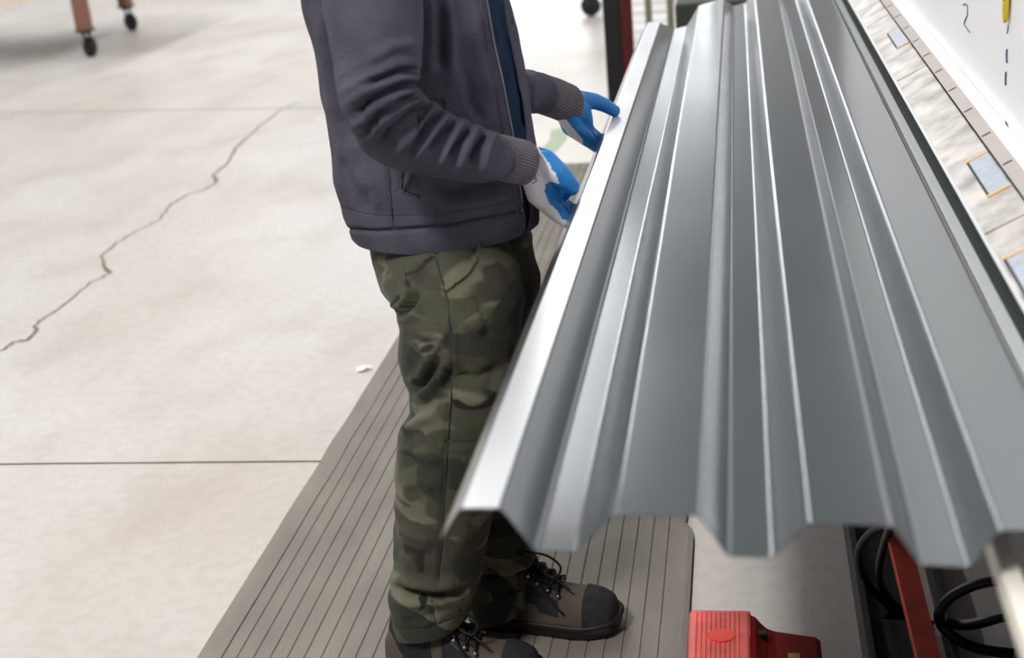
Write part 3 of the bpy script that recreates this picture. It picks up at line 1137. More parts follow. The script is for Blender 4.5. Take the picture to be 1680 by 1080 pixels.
def grip(y0, dy, wrist, dirn, n=4):
    """palm strands from the wrist to four knuckles, fingers that curl under the lip of the panel"""
    out = []
    ln = (1.0, 1.1, 1.02, 0.85)
    for i in range(n):
        k = i if dirn > 0 else n - 1 - i
        y = y0 + dy * i
        w = np.array(wrist) + np.array([0.0, (i - 1.5) * 0.011, -0.004 * i])
        K = np.array([XL - 0.014 - 0.003 * abs(i - 1.2), y, ZP - 0.038])
        mid = np.array([XL + 0.010, y, ZP - 0.0625])
        tip = np.array([XL + 0.010 + 0.026 * ln[k], y + 0.002, ZP - 0.060])
        h1 = w * 0.5 + K * 0.5 + np.array([-0.012, -0.003, -0.004])
        out.append([(w, 0.025), (h1, 0.0225), (K, 0.0155)])
        out.append([(K, 0.0148), (mid, 0.0125), (tip, 0.0105)])
    return out


XL = float(at_z((850, 585), ZP)[0]) - 0.028      # outer lip of the panel
w_ = at_y((873, 270), 2.335)
right = cone_blob(grip(2.335, 0.0245, w_, 1) + [
    [(w_ + [0, -0.012, 0.004], 0.026), (at_y((896, 268), 2.315), 0.024), (at_y((913, 282), 2.31), 0.021), (at_y((926, 295), 2.315), 0.019), (at_y((937, 307), 2.325), 0.0165)],
    [(w_ + [0, 0.01, 0.006], 0.027), (at_y((893, 265), 2.35), 0.024), (at_y((915, 290), 2.37), 0.02), (at_y((925, 315), 2.375), 0.016)],
    [(w_, 0.028), (at_y((892, 300), 2.335), 0.03), (at_y((903, 322), 2.345), 0.024)],
], 0.0026, 4, 'glove')
poly_a = [(170, 560), (205, 620), (225, 650), (248, 678), (262, 715), (285, 735), (300, 770), (312, 800), (295, 812), (310, 850), (400, 910), (520, 860), (480, 740), (330, 600), (250, 550)]
poly_b = [(215, 850), (222, 810), (250, 793), (290, 805), (335, 850), (420, 900), (420, 1060), (330, 1040), (300, 985), (250, 940), (228, 900)]


def coat_r(co, no):
    pp = (proj(co) - [840, 100]) * 4
    view = CAM - co
    view /= np.linalg.norm(view, axis=1, keepdims=True)
    back = (no * view).sum(1) < -0.05
    return in_poly(pp, poly_a) | in_poly(pp, poly_b) | back & (pp[:, 0] > 200)


coat_attr(right, coat_r)
gr = mesh_obj('glove', right, 'glove', person)
tag(gr, 'white knit glove dipped in bright blue on the near hand')
# letters printed near the wrist of the glove
for ch, x, y, sz in (('S', 122, 778, 0.0125), ('7', 117, 812, 0.0115)):
    cu = bpy.data.curves.new('print', 'FONT')
    cu.body = ch
    cu.size = sz * 1.5
    cu.extrude = 0.0004
    to = bpy.data.objects.new('tmp_text', cu)
    C.objects.link(to)
    bpy.context.view_layer.update()
    me = bpy.data.meshes.new_from_object(to.evaluated_get(bpy.context.evaluated_depsgraph_get()))
    bpy.data.objects.remove(to)
    vco = np.array([v.co[:] for v in right.vertices])
    dpx = np.linalg.norm((proj(vco) - [840, 100]) * 4 - [x, y], axis=1)
    cand = np.where(dpx < 14)[0]
    pos = Vector(vco[cand[np.argmin(np.linalg.norm(vco[cand] - CAM, axis=1))]])
    zax = (Vector(CAM) - pos).normalized()
    pos = pos + zax * 0.0015
    xax = Vector((0.80, 0.15, -0.6)); xax = (xax - zax * xax.dot(zax)).normalized()
    yax = zax.cross(xax)
    mm = Matrix((xax, yax, zax)).transposed().to_4x4()
    mm.translation = pos
    me.transform(mm)
    me.name = 'printed_letter'
    mesh_obj('printed_letter', me, 'ink', gr)

w_ = at_y((926, 171), 2.885)
left = cone_blob(grip(2.905, 0.025, w_, -1) + [
    [(w_ + [0, 0.01, 0.006], 0.029), (at_y((952, 165), 2.94), 0.0235), (at_y((975, 166), 2.955), 0.0185), (at_y((993, 173), 2.965), 0.0165), (at_y((1008, 182), 2.97), 0.014)],
    [(w_, 0.032), (at_y((948, 188), 2.925), 0.033), (at_y((958, 200), 2.935), 0.022)],
    [(w_ + [0, 0, -0.01], 0.03), (at_y((952, 205), 2.93), 0.028), (at_y((964, 218), 2.94), 0.02)],
], 0.0028, 4, 'glove')


def coat_l(co, no):
    pp = (proj(co) - [840, 100]) * 4
    view = CAM - co
    view /= np.linalg.norm(view, axis=1, keepdims=True)
    front = (no * view).sum(1) > -0.35
    low = seg_dist(pp, [(320, 380), (390, 470), (440, 530)])[0] < 26
    return (front & ~low) | (pp[:, 0] > 500)


coat_attr(left, coat_l)
gl = mesh_obj('glove', left, 'glove', person)
tag(gl, 'blue palm of the far hand glove gripping the panel edge')


# ---- boots
def boot(heel, length, yaw, lace):
    hx, hy = heel
    cy, sy = math.cos(yaw), math.sin(yaw)
    T = lambda x, y, z: np.array([hx + x * cy - y * sy, hy + x * sy + y * cy, z + 0.0138])
    k = length / 0.31
    # upper: sections from heel to toe (x, half width, height)
    S_ = [(0.0, 0.020, 0.10), (0.012, 0.034, 0.125), (0.04, 0.040, 0.14), (0.08, 0.042, 0.145), (0.12, 0.044, 0.135), (0.155, 0.047, 0.117), (0.19, 0.050, 0.098), (0.225, 0.054, 0.090), (0.255, 0.054, 0.087), (0.28, 0.049, 0.079), (0.297, 0.037, 0.066), (0.306, 0.016, 0.046)]
    ks = [s[0] for s in S_]
    q = np.linspace(0, 0.306, 70)
    w = hermite(ks, np.array([s[1] for s in S_]), q)
    h = hermite(ks, np.array([s[2] for s in S_]), q)
    Gb_ = np.zeros((70, 40, 3))
    for i in range(70):
        for j in range(40):
            t = math.pi * j / 39
            c_, s_ = math.cos(t), math.sin(t)
            e = 0.78 if q[i] > 0.15 else 0.55
            Gb_[i, j] = T(q[i] * k, w[i] * np.sign(c_) * abs(c_) ** 0.7, 0.022 + (h[i] - 0.022) * abs(s_) ** e)
    bm = bmesh.new()
    grid_mesh(bm, Gb_, closed=False)
    for r_ in (0, 69):
        bm.faces.new([bm.verts.new(Gb_[r_, j]) for j in range(40)])
    o = obj('boot', bm, 'boot', person, True)
    # shaft and padded collar
    bm = bmesh.new()
    rings = []
    for (z, x0, x1, hw) in ((0.07, 0.004, 0.13, 0.042), (0.10, 0.006, 0.128, 0.043), (0.13, 0.01, 0.122, 0.043), (0.15, 0.016, 0.116, 0.040), (0.158, 0.02, 0.112, 0.037), (0.152, 0.026, 0.106, 0.033)):
        rings.append([T((x0 + x1) / 2 * k + (x1 - x0) / 2 * k * math.cos(2 * math.pi * j / 36), hw * math.sin(2 * math.pi * j / 36), z) for j in range(36)])
    grid_mesh(bm, np.array(rings))
    obj('collar', bm, 'bootdark', o, True)
    # sole with welt, heel and lugs
    bm = bmesh.new()

    def outline(off):
        n = 60
        out = []
        for i in range(n):
            t = 2 * math.pi * i / n
            u = (1 - math.cos(t)) / 2
            x = -0.006 - off + (0.318 + 2 * off) * u
            ww = np.interp(u, [0, 0.03, 0.1, 0.25, 0.4, 0.55, 0.7, 0.85, 0.94, 0.985, 1], [0.006, 0.024, 0.04, 0.045, 0.045, 0.05, 0.056, 0.054, 0.042, 0.022, 0.006]) + off
            out.append((x, ww if t < math.pi else -ww))
        return out
    lev = [(0.001, -0.004), (0.012, 0.0), (0.022, 0.0), (0.027, 0.004), (0.034, 0.004), (0.036, -0.004)]
    rings = []
    for z, off in lev:
        rings.append([T(x * k, y, z + (0.012 * max(0, (x - 0.24) / 0.07) if x > 0.24 else 0)) for x, y in outline(off)])
    grid_mesh(bm, np.array(rings), cap0=True, cap1=True)
    so_ = obj('sole', bm, 'rubber', o, True)
    # toe cap: rubber bumper over the front
    bm = bmesh.new()
    rows = [i for i in range(70) if q[i] > 0.238]
    Gt_ = np.array([[Gb_[i, j] + (Gb_[i, j] - T(q[i] * k * 0.97, 0, 0.03)) / np.linalg.norm(Gb_[i, j] - T(q[i] * k * 0.97, 0, 0.03)) * 0.003 for j in range(40)] for i in rows])
    grid_mesh(bm, Gt_, closed=False)
    tc_ = obj('toe_cap', bm, 'bootdark', o, True)
    # side panels (dark mesh) on both flanks
    for rng, jr, nm in (((10, 24), ((3, 13), (27, 37)), 'side_panel'), ((28, 44), ((4, 12), (28, 36)), 'side_panel')):
        for (j0, j1) in jr:
            bm = bmesh.new()
            sub = Gb_[rng[0]:rng[1], j0:j1].copy()
            cen = np.array([T(q[i] * k, 0, 0.06) for i in range(rng[0], rng[1])])[:, None]
            sub += (sub - cen) / np.linalg.norm(sub - cen, axis=2, keepdims=True) * 0.002
            # slanted front edge
            grid_mesh(bm, sub, closed=False)
            obj(nm, bm, 'bootdark', o, True)
    # tongue
    bm = bmesh.new()
    rings = []
    for (x, z) in ((0.185, 0.104), (0.16, 0.120), (0.135, 0.138), (0.118, 0.158), (0.112, 0.182)):
        rings.append([T(x * k + 0.006 * math.cos(2 * math.pi * j / 20), 0.027 * math.sin(2 * math.pi * j / 20), z + 0.004 * math.cos(2 * math.pi * j / 20)) for j in range(20)])
    grid_mesh(bm, np.array(rings), cap1=True)
    obj('tongue', bm, 'bootdark', o, True)
    # eyelets and laces
    bm = bmesh.new()
    lp = []
    for i, (x, z) in enumerate(((0.19, 0.093), (0.17, 0.106), (0.15, 0.121), (0.132, 0.137), (0.12, 0.153))):
        for s in (-1, 1):
            pt = T(x * k, s * 0.033, z)
            nrm = T(x * k, s * 0.043, z + 0.006) - pt
            add_cyl(bm, pt, pt + nrm * 0.6, 0.005, 0.004, 12)
            obj('eyelet', bm, 'chrome', o, True)
            bm = bmesh.new()
        lp.append((x, z))
    for i in range(len(lp) - 1):
        for s in (-1, 1):
            a_ = T(lp[i][0] * k, s * 0.036, lp[i][1] + 0.007)
            b_ = T(lp[i + 1][0] * k, -s * 0.036, lp[i + 1][1] + 0.007)
            mid = (a_ + b_) / 2 + np.array([0.004, 0, 0.011])
            add_tube(bm, [a_, mid, b_], 0.0022, 8, 5)
    if lace:
        kn = T(0.14 * k, -0.005, 0.146)
        top = T(0.115 * k, -0.01, 0.165)
        # bow loops and loose ends
        add_tube(bm, [kn, kn + [-0.03, -0.02, 0.03], kn + [-0.02, -0.035, 0.052], kn + [0.03, -0.035, 0.045], kn + [0.058, -0.03, 0.015], kn + [0.045, -0.03, -0.012], kn + [0.02, -0.02, -0.006], kn], 0.0024, 8, 7)
        add_tube(bm, [kn, kn + [-0.02, -0.03, 0.02], kn + [-0.035, -0.035, 0.042], kn + [-0.01, -0.04, 0.045], kn + [0.012, -0.03, 0.018], kn], 0.0024, 8, 7)
        add_tube(bm, [kn, kn + [0.03, -0.02, -0.012], kn + [0.055, -0.03, -0.022], kn + [0.075, -0.035, -0.038]], 0.0024, 8, 6)
        add_tube(bm, [kn, kn + [0.012, -0.035, -0.02], kn + [0.035, -0.048, -0.055], kn + [0.06, -0.052, -0.085]], 0.0024, 8, 6)
        bmesh.ops.create_icosphere(bm, subdivisions=2, radius=0.007, matrix=Matrix.Translation(Vector(kn)))
    obj('laces', bm, 'cord', o, True)
    return o


boot((-0.722, 2.185), 0.31, -0.06, True)
boot((-0.588, 2.395), 0.315, -0.09, True)

# =================================================================== MACHINE (press brake)
ZB, ZR = 0.972, 0.976
XB0, XB1 = float(at_z((1664, 480), ZB)[0]), float(at_z((1587, 200), ZB)[0])
             # where the white face rises
pb = thing('press_brake', 'white metal folding machine with worn steel bed along the right edge', 'machine', (0.9, 3.5, 0))
# bed: steel segments along the machine
# the bed face slopes up towards the front plate
y_s = float(at_z((1480, 132), ZB)[1])
e_ = at_y((1519, 104), y_s) - np.array([XB0, y_s, ZB])
TILT = math.atan2(e_[2], e_[0])
MB = Matrix.Translation((XB0, 0, ZB)) @ Matrix.Rotation(-TILT, 4, 'Y')


def at_bed(p):
    """pixel -> (distance up the slope, y)"""
    n_ = np.array([-math.sin(TILT), 0, math.cos(TILT)])
    d = ray(p)
    t = ((np.array([XB0, 0, ZB]) - CAM) @ n_) / (d @ n_)
    P = CAM + d * t
    return (P[0] - XB0) / math.cos(TILT), P[1]


S1 = at_bed((1587, 200))[0]
S2 = at_bed((1618, 200))[0]
ys_ = [0.6, 1.2, at_bed((1640, 372))[1], at_bed((1500, 118))[1], at_bed((1445, 31))[1], 5.2, 5.9]
for i in range(len(ys_) - 1):
    box('bed_segment', (0, ys_[i] + 0.003, -0.008), (S1, ys_[i + 1] - 0.003, 0), 'bed', pb, 0.002, MB)
box('polished_edge', (-0.002, 0.6, -0.006), (0.004, 5.9, 0.001), 'pale_sheen', pb, 0.0008, MB)
box('bed_support', (XB0 + 0.004, 0.6, ZB - 0.16), (XB1 + 0.1, 5.9, ZB - 0.012), 'darkgap', pb)
ga, gb_ = float(at_z((1613, 480), ZB - 0.05)[0]), float(at_z((1641, 480), ZB - 0.05)[0])
box('valley_sheen_strip', (ga, 1.0, ZB - 0.056), (gb_, 5.5, ZB - 0.05), 'pale_sheen', pb, 0.0015)  # added pale strip standing for the bright reflection in the panel's last valley
for quad in ([(1591, 269), (1620, 249), (1655.6, 302), (1624, 322)], [(1458, 57), (1474, 44), (1491, 67), (1474, 80)], [(1652, 428), (1681, 409), (1722, 470), (1690, 492)]):
    q = [at_bed(c_) for c_ in quad]
    x0 = (q[0][0] + q[3][0]) / 2; x1 = min(S1 - 0.001, (q[1][0] + q[2][0]) / 2)
    y0 = (q[2][1] + q[3][1]) / 2; y1 = (q[0][1] + q[1][1]) / 2
    ins = box('die_insert', (x0, y0, -0.006), (x1, y1, 0.0012), 'insert', pb, 0.001, MB)
    for e0, e1 in ((y0 - 0.008, y0), (y1, y1 + 0.008)):
        box('insert_edge', (x0 - 0.004, e0, -0.006), (x1, e1, 0.002), 'orange', ins, 0.0005, MB)
    box('insert_gap', (x0 - 0.004, y0, -0.006), (x0, y1, 0.0006), 'darkgap', ins, 0, MB)
rail = box('slotted_rail', (S1 + 0.002, 0.6, -0.02), (S2, 5.9, 0.002), 'rail', pb, 0.0012, MB)
ya = at_bed((1657, 267))[1]; yb = at_bed((1623, 220))[1]
stp = yb - ya
yy = ya - 2 * stp
sm_ = (S1 + S2) / 2
while yy < 5.8:
    box('slot', (sm_ - 0.008, yy - 0.0035, -0.002), (sm_ + 0.008, yy + 0.0035, 0.0025), 'darkgap', rail, 0, MB)
    yy += stp
XS = XB0 + S2 * math.cos(TILT)
ZR = ZB + S2 * math.sin(TILT)
XR = float(at_z((1650, 200), ZR)[0])
box('ledge_plate', (XS - 0.002, 0.6, ZR - 0.012), (XR - 0.003, 5.9, ZR), 'white', pb, 0.002)
ram = box('front_plate', (XR, 0.6, ZR - 0.01), (XR + 0.03, 6.3, 2.3), 'white', pb, 0.003)
box('upper_beam', (XR + 0.03, 0.5, 1.3), (XR + 0.5, 6.4, 2.35), 'white', pb, 0.01)
# writing strokes and bolts on the white front plate
def on_plate(p):
    v = at_x(p, XR - 0.0012)
    return v
for pts_, r_, mt in (([(1580, 8), (1584, 6), (1587, 10), (1587, 24), (1583, 34), (1582, 40), (1586, 46), (1591, 53)], 0.0012, 'markergreen'),
                     ([(1654, 42), (1653, 50), (1652, 55)], 0.001, 'markergreen'),
                     ([(1652, 81), (1651.5, 92), (1652, 103)], 0.002, 'marker'), ([(1650.5, 118), (1650, 129), (1650, 140)], 0.002, 'marker'),
                     ([(1650, 200), (1653, 208), (1652, 220)], 0.0016, 'marker')):
    tube('marker_stroke', [on_plate(c_) for c_ in pts_], r_, mt, ram, 6, 4)
# yellow ringed hook hanging on the plate
hk = thing('yellow_hook', 'yellow oval ring with black centre hanging on the white machine plate', 'hook', tuple(on_plate((1656, 5))))
c0 = on_plate((1656, 2))
bm = bmesh.new()
ringp = [c0 + np.array([-0.006, 0.012 * math.cos(t), 0.034 * math.sin(t)]) for t in np.linspace(0, 2 * math.pi, 24)]
add_tube(bm, ringp, 0.0035, 8, 1)
obj('ring', bm, 'yellow', hk, True)
bm = bmesh.new()
bmesh.ops.create_icosphere(bm, subdivisions=3, radius=1, matrix=Matrix.Translation(Vector(c0 + [-0.004, 0, 0])) @ Matrix.Diagonal((0.003, 0.009, 0.03, 1)))
obj('centre', bm, 'black', hk, True)

# lower body of the machine under the bed
box('lower_frame', (0.60, 0.6, 0.0), (1.3, 5.9, ZB - 0.16), 'black', pb, 0.01)  # black colour stands for the shade under the machine
bw0 = float(at_z((1624, 884), 0.90)[0]); bw1 = float(at_z((1658, 884), 0.90)[0])
box('front_beam', (bw0, 0.7, 0.868), (bw1, 5.0, 0.90), 'beige', pb, 0.004)
for yb_ in (2.0, 3.4, 4.8):
    box('beam_bracket', (bw0 + 0.004, yb_, 0.83), (0.61, yb_ + 0.04, 0.869), 'black', pb, 0.003)
# floor channel the machine stands on
fx0 = 0.205
bm = bmesh.new()
add_box(bm, (fx0, 0.8, 0.0), (fx0 + 0.016, 5.6, 0.08), 0.002)
add_box(bm, (fx0 + 0.016, 0.8, 0.0), (fx0 + 0.10, 5.6, 0.012), 0.002)
obj('floor_channel', bm, 'frame', pb)
box('channel_block', (fx0 + 0.012, 2.1, 0.0), (fx0 + 0.11, 2.345, 0.06), 'black', pb, 0.004)
box('channel_plate', (fx0 + 0.16, 0.8, 0.0), (fx0 + 0.175, 5.6, 0.05), 'frame', pb, 0.002)

# red lever bar
A_ = at_z((1462, 838), 0.30); B_ = at_z((1522, 1080), 0.22)
dirv = (B_ - A_) / np.linalg.norm(B_ - A_)
bm = bmesh.new()
far = A_ - dirv * 0.9
near = B_ + dirv * 0.6
L_ = np.linalg.norm(near - far)
mtx = Matrix.Translation(Vector((far + near) / 2)) @ Vector(dirv).to_track_quat('Z', 'Y').to_matrix().to_4x4()
add_box(bm, (-0.016, -0.011, -L_ / 2), (0.016, 0.011, L_ / 2), 0.003, mtx)
lv = obj('foot_lever', bm, 'redlever', pb)
tag(lv, 'long red lever bar')
bm = bmesh.new()
add_cyl(bm, far + [0, 0, 0], [far[0], far[1], 0.0], 0.014)
obj('lever_leg', bm, 'black', lv, True)
bm = bmesh.new()
add_cyl(bm, near + [0, 0, 0], [near[0], near[1], 0.0], 0.014)
obj('lever_leg', bm, 'black', lv, True)
sp = at_z((1545, 1000), 0.2)

# cables
def c4(x, y, z):
    return at_z((1360 + x / 4.5, 840 + y / 4.5), z)
ca = thing('cable', 'black cable looping down left of the red lever bar', 'cable', tuple(c4(400, 600, 0)), 'black cables under the machine')
tube('cable_run', [c4(520, 60, 0.30), c4(440, 95, 0.28), c4(330, 140, 0.24), c4(235, 250, 0.18), c4(225, 380, 0.12), c4(290, 540, 0.06), c4(400, 650, 0.03), c4(520, 760, 0.014), c4(640, 820, 0.012), c4(760, 880, 0.012)], 0.0085, 'cable', ca)
cb = thing('cable', 'black cable hanging in a narrow bend against the red lever bar', 'cable', tuple(c4(420, 500, 0)), 'black cables under the machine')
tube('cable_run', [c4(500, 60, 0.36), c4(450, 130, 0.32), c4(405, 260, 0.24), c4(375, 400, 0.17), c4(385, 520, 0.1), c4(440, 640, 0.05), c4(530, 730, 0.022), c4(640, 785, 0.03), c4(760, 835, 0.03)], 0.0085, 'cable', cb)
cc_ = thing('cable', 'black cable coiled in a wide loop right of the red lever bar', 'cable', tuple(c4(900, 760, 0)), 'black cables under the machine')
tube('cable_run', [c4(1500, 470, 0.2), c4(1280, 500, 0.18), c4(1080, 540, 0.16), c4(900, 630, 0.13), c4(815, 740, 0.1), c4(840, 850, 0.07), c4(960, 950, 0.05), c4(1150, 1020, 0.03), c4(1400, 1050, 0.02), c4(1600, 1060, 0.02)], 0.0105, 'cable', cc_)
cd_ = thing('cable', 'black cable crossing level to the right behind the coiled loop', 'cable', tuple(c4(1100, 830, 0)), 'black cables under the machine')
tube('cable_run', [c4(860, 815, 0.06), c4(980, 835, 0.06), c4(1120, 820, 0.08), c4(1260, 780, 0.1), c4(1400, 750, 0.12), c4(1560, 700, 0.14)], 0.0105, 'cable', cd_)
kn = thing('red_knob', 'small red and black round knob at the lower right edge', 'knob', tuple(at_z((1680, 1040), 0.35)))
kp = at_z((1684, 1040), 0.35)
bm = bmesh.new()
add_cyl(bm, kp + [0, 0.02, 0.0], kp + [0, -0.015, 0.0], 0.021, 0.018, 24)
obj('cap', bm, 'redworn', kn, True)
bm = bmesh.new()
add_cyl(bm, kp + [0, 0.02, -0.01], [kp[0], kp[1] + 0.02, 0.0], 0.012)
obj('stem', bm, 'black', kn, True)

# =================================================================== FOOT PEDAL
def build_pedal():
    zt = 0.13
    a_ = at_z((1131, 998), zt); b_ = at_z((1232, 1003), zt)
    px0, px1 = float(a_[0]), float(b_[0])
    yf = float(a_[1])                      # far edge
    t = thing('foot_pedal', 'red foot pedal with ribbed tread and oval badge on the floor', 'foot pedal', ((px0 + px1) / 2, yf - 0.1, 0))
    n = yf - 0.24
    # tread: hood with rounded edges and moulded ribs, sloping to the worker
    bm = bmesh.new()
    W_ = px1 - px0
    prof = [(px0, 0.02), (px0, zt - 0.008), (px0 + 0.004, zt - 0.001), (px0 + 0.014, zt)]
    nr = 10
    x_ = px0 + 0.016
    p_ = (W_ - 0.03) / nr
    for i in range(nr):
        prof += [(x_ + p_ * 0.2, zt - 0.003), (x_ + p_ * 0.38, zt - 0.003), (x_ + p_ * 0.55, zt + 0.0005), (x_ + p_ * 0.95, zt + 0.0005)]
        x_ += p_
    prof += [(px1 - 0.008, zt), (px1 - 0.002, zt - 0.003), (px1, zt - 0.012), (px1, 0.02)]
    rings = []
    for (y, dz, flat) in ((yf, -0.012, 1), (yf - 0.003, -0.003, 1), (yf - 0.012, 0, 1), (yf - 0.016, 0, 0), (n + 0.02, -0.012, 0), (n, -0.02, 0)):
        rings.append([(x, y, 0.02 if z <= 0.02 else (min(z, zt) if not flat else max(z, zt - 0.0) if z > zt - 0.004 and z > 0.1 else z) + dz) for x, z in prof])
    grid_mesh(bm, np.array(rings), closed=True, cap0=True, cap1=True)
    tr = obj('tread', bm, 'redworn', t)
    # oval badge
    bm = bmesh.new()
    ctr_ = at_z((1183, 1041), zt - 0.002)
    top, ed = [], []
    for i in range(40):
        an = 2 * math.pi * i / 40
        ex = abs(math.cos(an)) ** 1.15 * math.copysign(1, math.cos(an))
        top.append(bm.verts.new((ctr_[0] + 0.0265 * ex, ctr_[1] + 0.021 * math.sin(an), zt + 0.0015 - 0.012 * (yf - ctr_[1]) / 0.24 - 0.0)))
    bot_ = [bm.verts.new((v.co.x, v.co.y, v.co.z - 0.008)) for v in top]
    bm.faces.new(top)
    for i in range(40):
        bm.faces.new((top[i], bot_[i], bot_[(i + 1) % 40], top[(i + 1) % 40]))
    obj('badge', bm, 'redspot', tr)
    # housing: curved shoulder that drops from the tread to a low motor case
    c_ = at_z((1345, 1040), 0.07)
    xe = float(c_[0])
    bm = bmesh.new()
    pr = [(px1 - 0.004, zt - 0.006), (px1 + 0.008, zt - 0.012), (px1 + 0.02, zt - 0.028), (px1 + 0.03, zt - 0.038), (px1 + 0.045, zt - 0.044), (px1 + 0.07, zt - 0.048), (xe - 0.01, zt - 0.056), (xe, zt - 0.064), (xe + 0.002, 0.02), (px1 - 0.004, 0.02)]
    rg = [[(x, y, z) for x, z in pr] for y in (yf - 0.008, yf - 0.011, n + 0.02, n)]
    rg[0] = [(x, yf - 0.008, z - 0.003 if z > 0.03 else z) for x, z in pr]
    grid_mesh(bm, np.array(rg), closed=True, cap0=True, cap1=True)
    obj('housing', bm, 'red', t)
    box('base_plate', (px0 - 0.006, n - 0.01, 0.0), (xe + 0.006, yf, 0.021), 'black', t, 0.004)
    l0 = at_z((1264, 1073), zt - 0.05); l1 = at_z((1312, 1073), zt - 0.05)
    box('warning_label', (l0[0], l0[1] - 0.05, zt - 0.054), (l1[0], l0[1], zt - 0.0475), 'yellow', t, 0.0005)
    box('latch', (px1 + 0.012, yf - 0.06, zt - 0.04), (px1 + 0.03, yf - 0.045, zt - 0.018), 'black', t, 0.002)
    return t


build_pedal()

# =================================================================== BACKGROUND THINGS
def caster(parent, x, y, ztop, yaw, r=0.085, wide=0.045):
    cy, sy = math.cos(yaw), math.sin(yaw)
    ax = np.array([-sy, cy, 0])
    fw = np.array([cy, sy, 0])
    c_ = np.array([x, y, r]) + fw * 0.03
    bm = bmesh.new()
    add_cyl(bm, [x, y, ztop], [x, y, ztop - 0.02], 0.05, 0.05)
    for s in (-1, 1):
        q_ = ax * s * (wide / 2 + 0.008)
        add_tube(bm, [np.array([x, y, ztop - 0.015]) + q_, c_ + q_ + [0, 0, 0.04], c_ + q_], 0.011, 8, 4)
    o = obj('caster', bm, 'frame', parent, True)
    bm = bmesh.new()
    add_cyl(bm, c_ - ax * wide / 2, c_ - ax * (wide / 2 - 0.008), r - 0.008, r, 32)
    add_cyl(bm, c_ - ax * (wide / 2 - 0.008), c_ + ax * (wide / 2 - 0.008), r, r, 32)
    add_cyl(bm, c_ + ax * (wide / 2 - 0.008), c_ + ax * wide / 2, r, r - 0.008, 32)
    add_cyl(bm, c_ - ax * (wide / 2 + 0.016), c_ + ax * (wide / 2 + 0.016), 0.02, 0.02, 16)
    obj('wheel', bm, 'rubber', o, True)


def cart(name, label, corners, mat_leg, mat_rail, zt, yaws, legw):
    c0 = np.mean(corners, 0)
    t = thing(name, label, 'cart', (c0[0], c0[1], 0))
    zl = 0.235
    for (x, y), yw in zip(corners, yaws):
        box('leg', (x - legw, y - legw, zl), (x + legw, y + legw, zt), mat_leg, t, 0.006)
        box('foot_plate', (x - legw - 0.015, y - legw - 0.015, zl - 0.012), (x + legw + 0.015, y + legw + 0.015, zl + 0.002), mat_rail, t, 0.003)
        caster(t, x, y, zl - 0.01, yw)
    for i in range(4):
        (x0, y0), (x1, y1) = corners[i], corners[(i + 1) % 4]
        bm = bmesh.new()
        d_ = Vector((x1 - x0, y1 - y0, 0))
        mt_ = Matrix.Translation(Vector(((x0 + x1) / 2, (y0 + y1) / 2, 0.56 if i == 0 else 0.8))) @ d_.to_track_quat('X', 'Z').to_matrix().to_4x4()
        add_box(bm, (-d_.length / 2, -0.025, -0.03), (d_.length / 2, 0.025, 0.03), 0.004, mt_)
        obj('rail', bm, mat_rail, t)
    xs_ = [c_[0] for c_ in corners]; ys2 = [c_[1] for c_ in corners]
    box('deck', (min(xs_) - 0.06, min(ys2) - 0.06, zt), (max(xs_) + 0.06, max(ys2) + 0.06, zt + 0.04), mat_rail, t, 0.005)
    return t


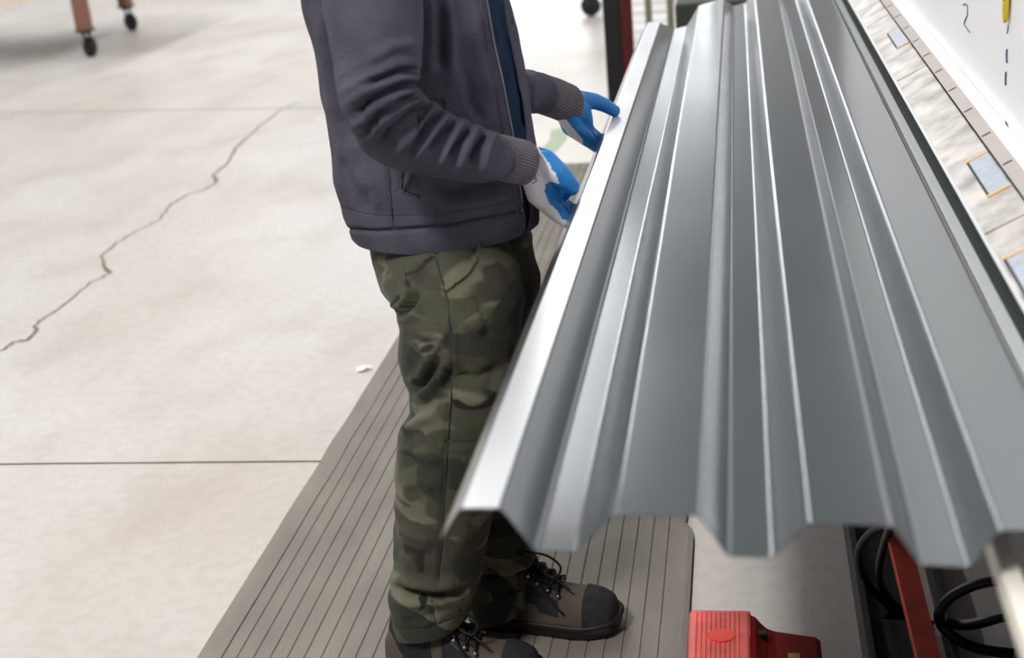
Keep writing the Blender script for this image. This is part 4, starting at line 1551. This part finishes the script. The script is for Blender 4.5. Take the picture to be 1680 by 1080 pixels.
k1 = at_z((148, 94), 0); k2 = at_z((214, 50), 0)
cart('brown_cart', 'brown legged shop cart on black casters at the upper left of the floor', [tuple(k1[:2]), tuple(k2[:2]), (k2[0] - 2.3, k2[1] + 0.1), (k1[0] - 2.3, k1[1] + 0.1)], 'brown', 'darkgreen', 0.95, (1.45, -0.5, 1.0, 0.7), 0.055)
k3 = at_z((966, 27), 0)
cart('grey_cart', 'grey wheeled rack on black casters behind the black and red post', [(k3[0] + 0.05, k3[1]), (k3[0] + 0.05, k3[1] + 1.0), (k3[0] + 1.05, k3[1] + 1.0), (k3[0] + 1.05, k3[1])], 'wire', 'wire', 1.2, (2.9, 0.4, 0.2, 1.2), 0.04)
# black and red post
pp = at_z((1006, 235), 0)
po = thing('safety_post', 'tall black and red square post standing behind the far end of the panel', 'post', (pp[0], pp[1], 0))
wpx = np.linalg.norm(pp - CAM) / F
xa = float(at_y((994, 100), pp[1])[0]); xm = float(at_y((1021, 100), pp[1])[0]); xb = float(at_y((1040, 100), pp[1])[0])
box('black_column', (xa, pp[1], 0.01), (xm, pp[1] + 0.08, 2.1), 'black', po, 0.006)
box('red_column', (xm, pp[1] + 0.005, 0.01), (xb, pp[1] + 0.075, 2.1), 'darkred', po, 0.006)
box('foot_plate', (xa - 0.05, pp[1] - 0.05, 0), (xb + 0.05, pp[1] + 0.13, 0.012), 'black', po, 0.003)
# wire fence far behind
fy = 9.0
fx = [float(at_y((c_, 20), fy)[0]) for c_ in (1024, 1064, 1100, 1136)]
fe = thing('wire_fence', 'grey wire mesh fence with olive posts at the top behind the panel end', 'fence', (fx[1], fy, 0))
for x in (fx[1], fx[2], fx[2] + (fx[2] - fx[1]), fx[2] + 2 * (fx[2] - fx[1])):
    box('post', (x - 0.022, fy - 0.02, 0), (x + 0.022, fy + 0.02, 1.9), 'olive', fe, 0.004)
bm = bmesh.new()
for z in np.arange(0.1, 1.85, 0.06):
    add_cyl(bm, (fx[0], fy, z), (fx[2] + 2.2 * (fx[2] - fx[1]), fy, z), 0.004, n=6)
obj('wires', bm, 'wire', fe)
# dark support stand under the far end of the panel
sy0 = 5.15
st = thing('support_stand', 'dark green roller stand behind the far end of the steel panel', 'stand', (-0.05, sy0 + 0.1, 0))
box('head', (-0.24, sy0 + 0.02, 0.74), (0.10, sy0 + 0.2, 0.90), 'darkgreen', st, 0.01)
for x in (-0.09, 0.07):
    box('leg', (x - 0.025, sy0 + 0.08, 0), (x + 0.025, sy0 + 0.13, 0.745), 'darkgreen', st, 0.004)
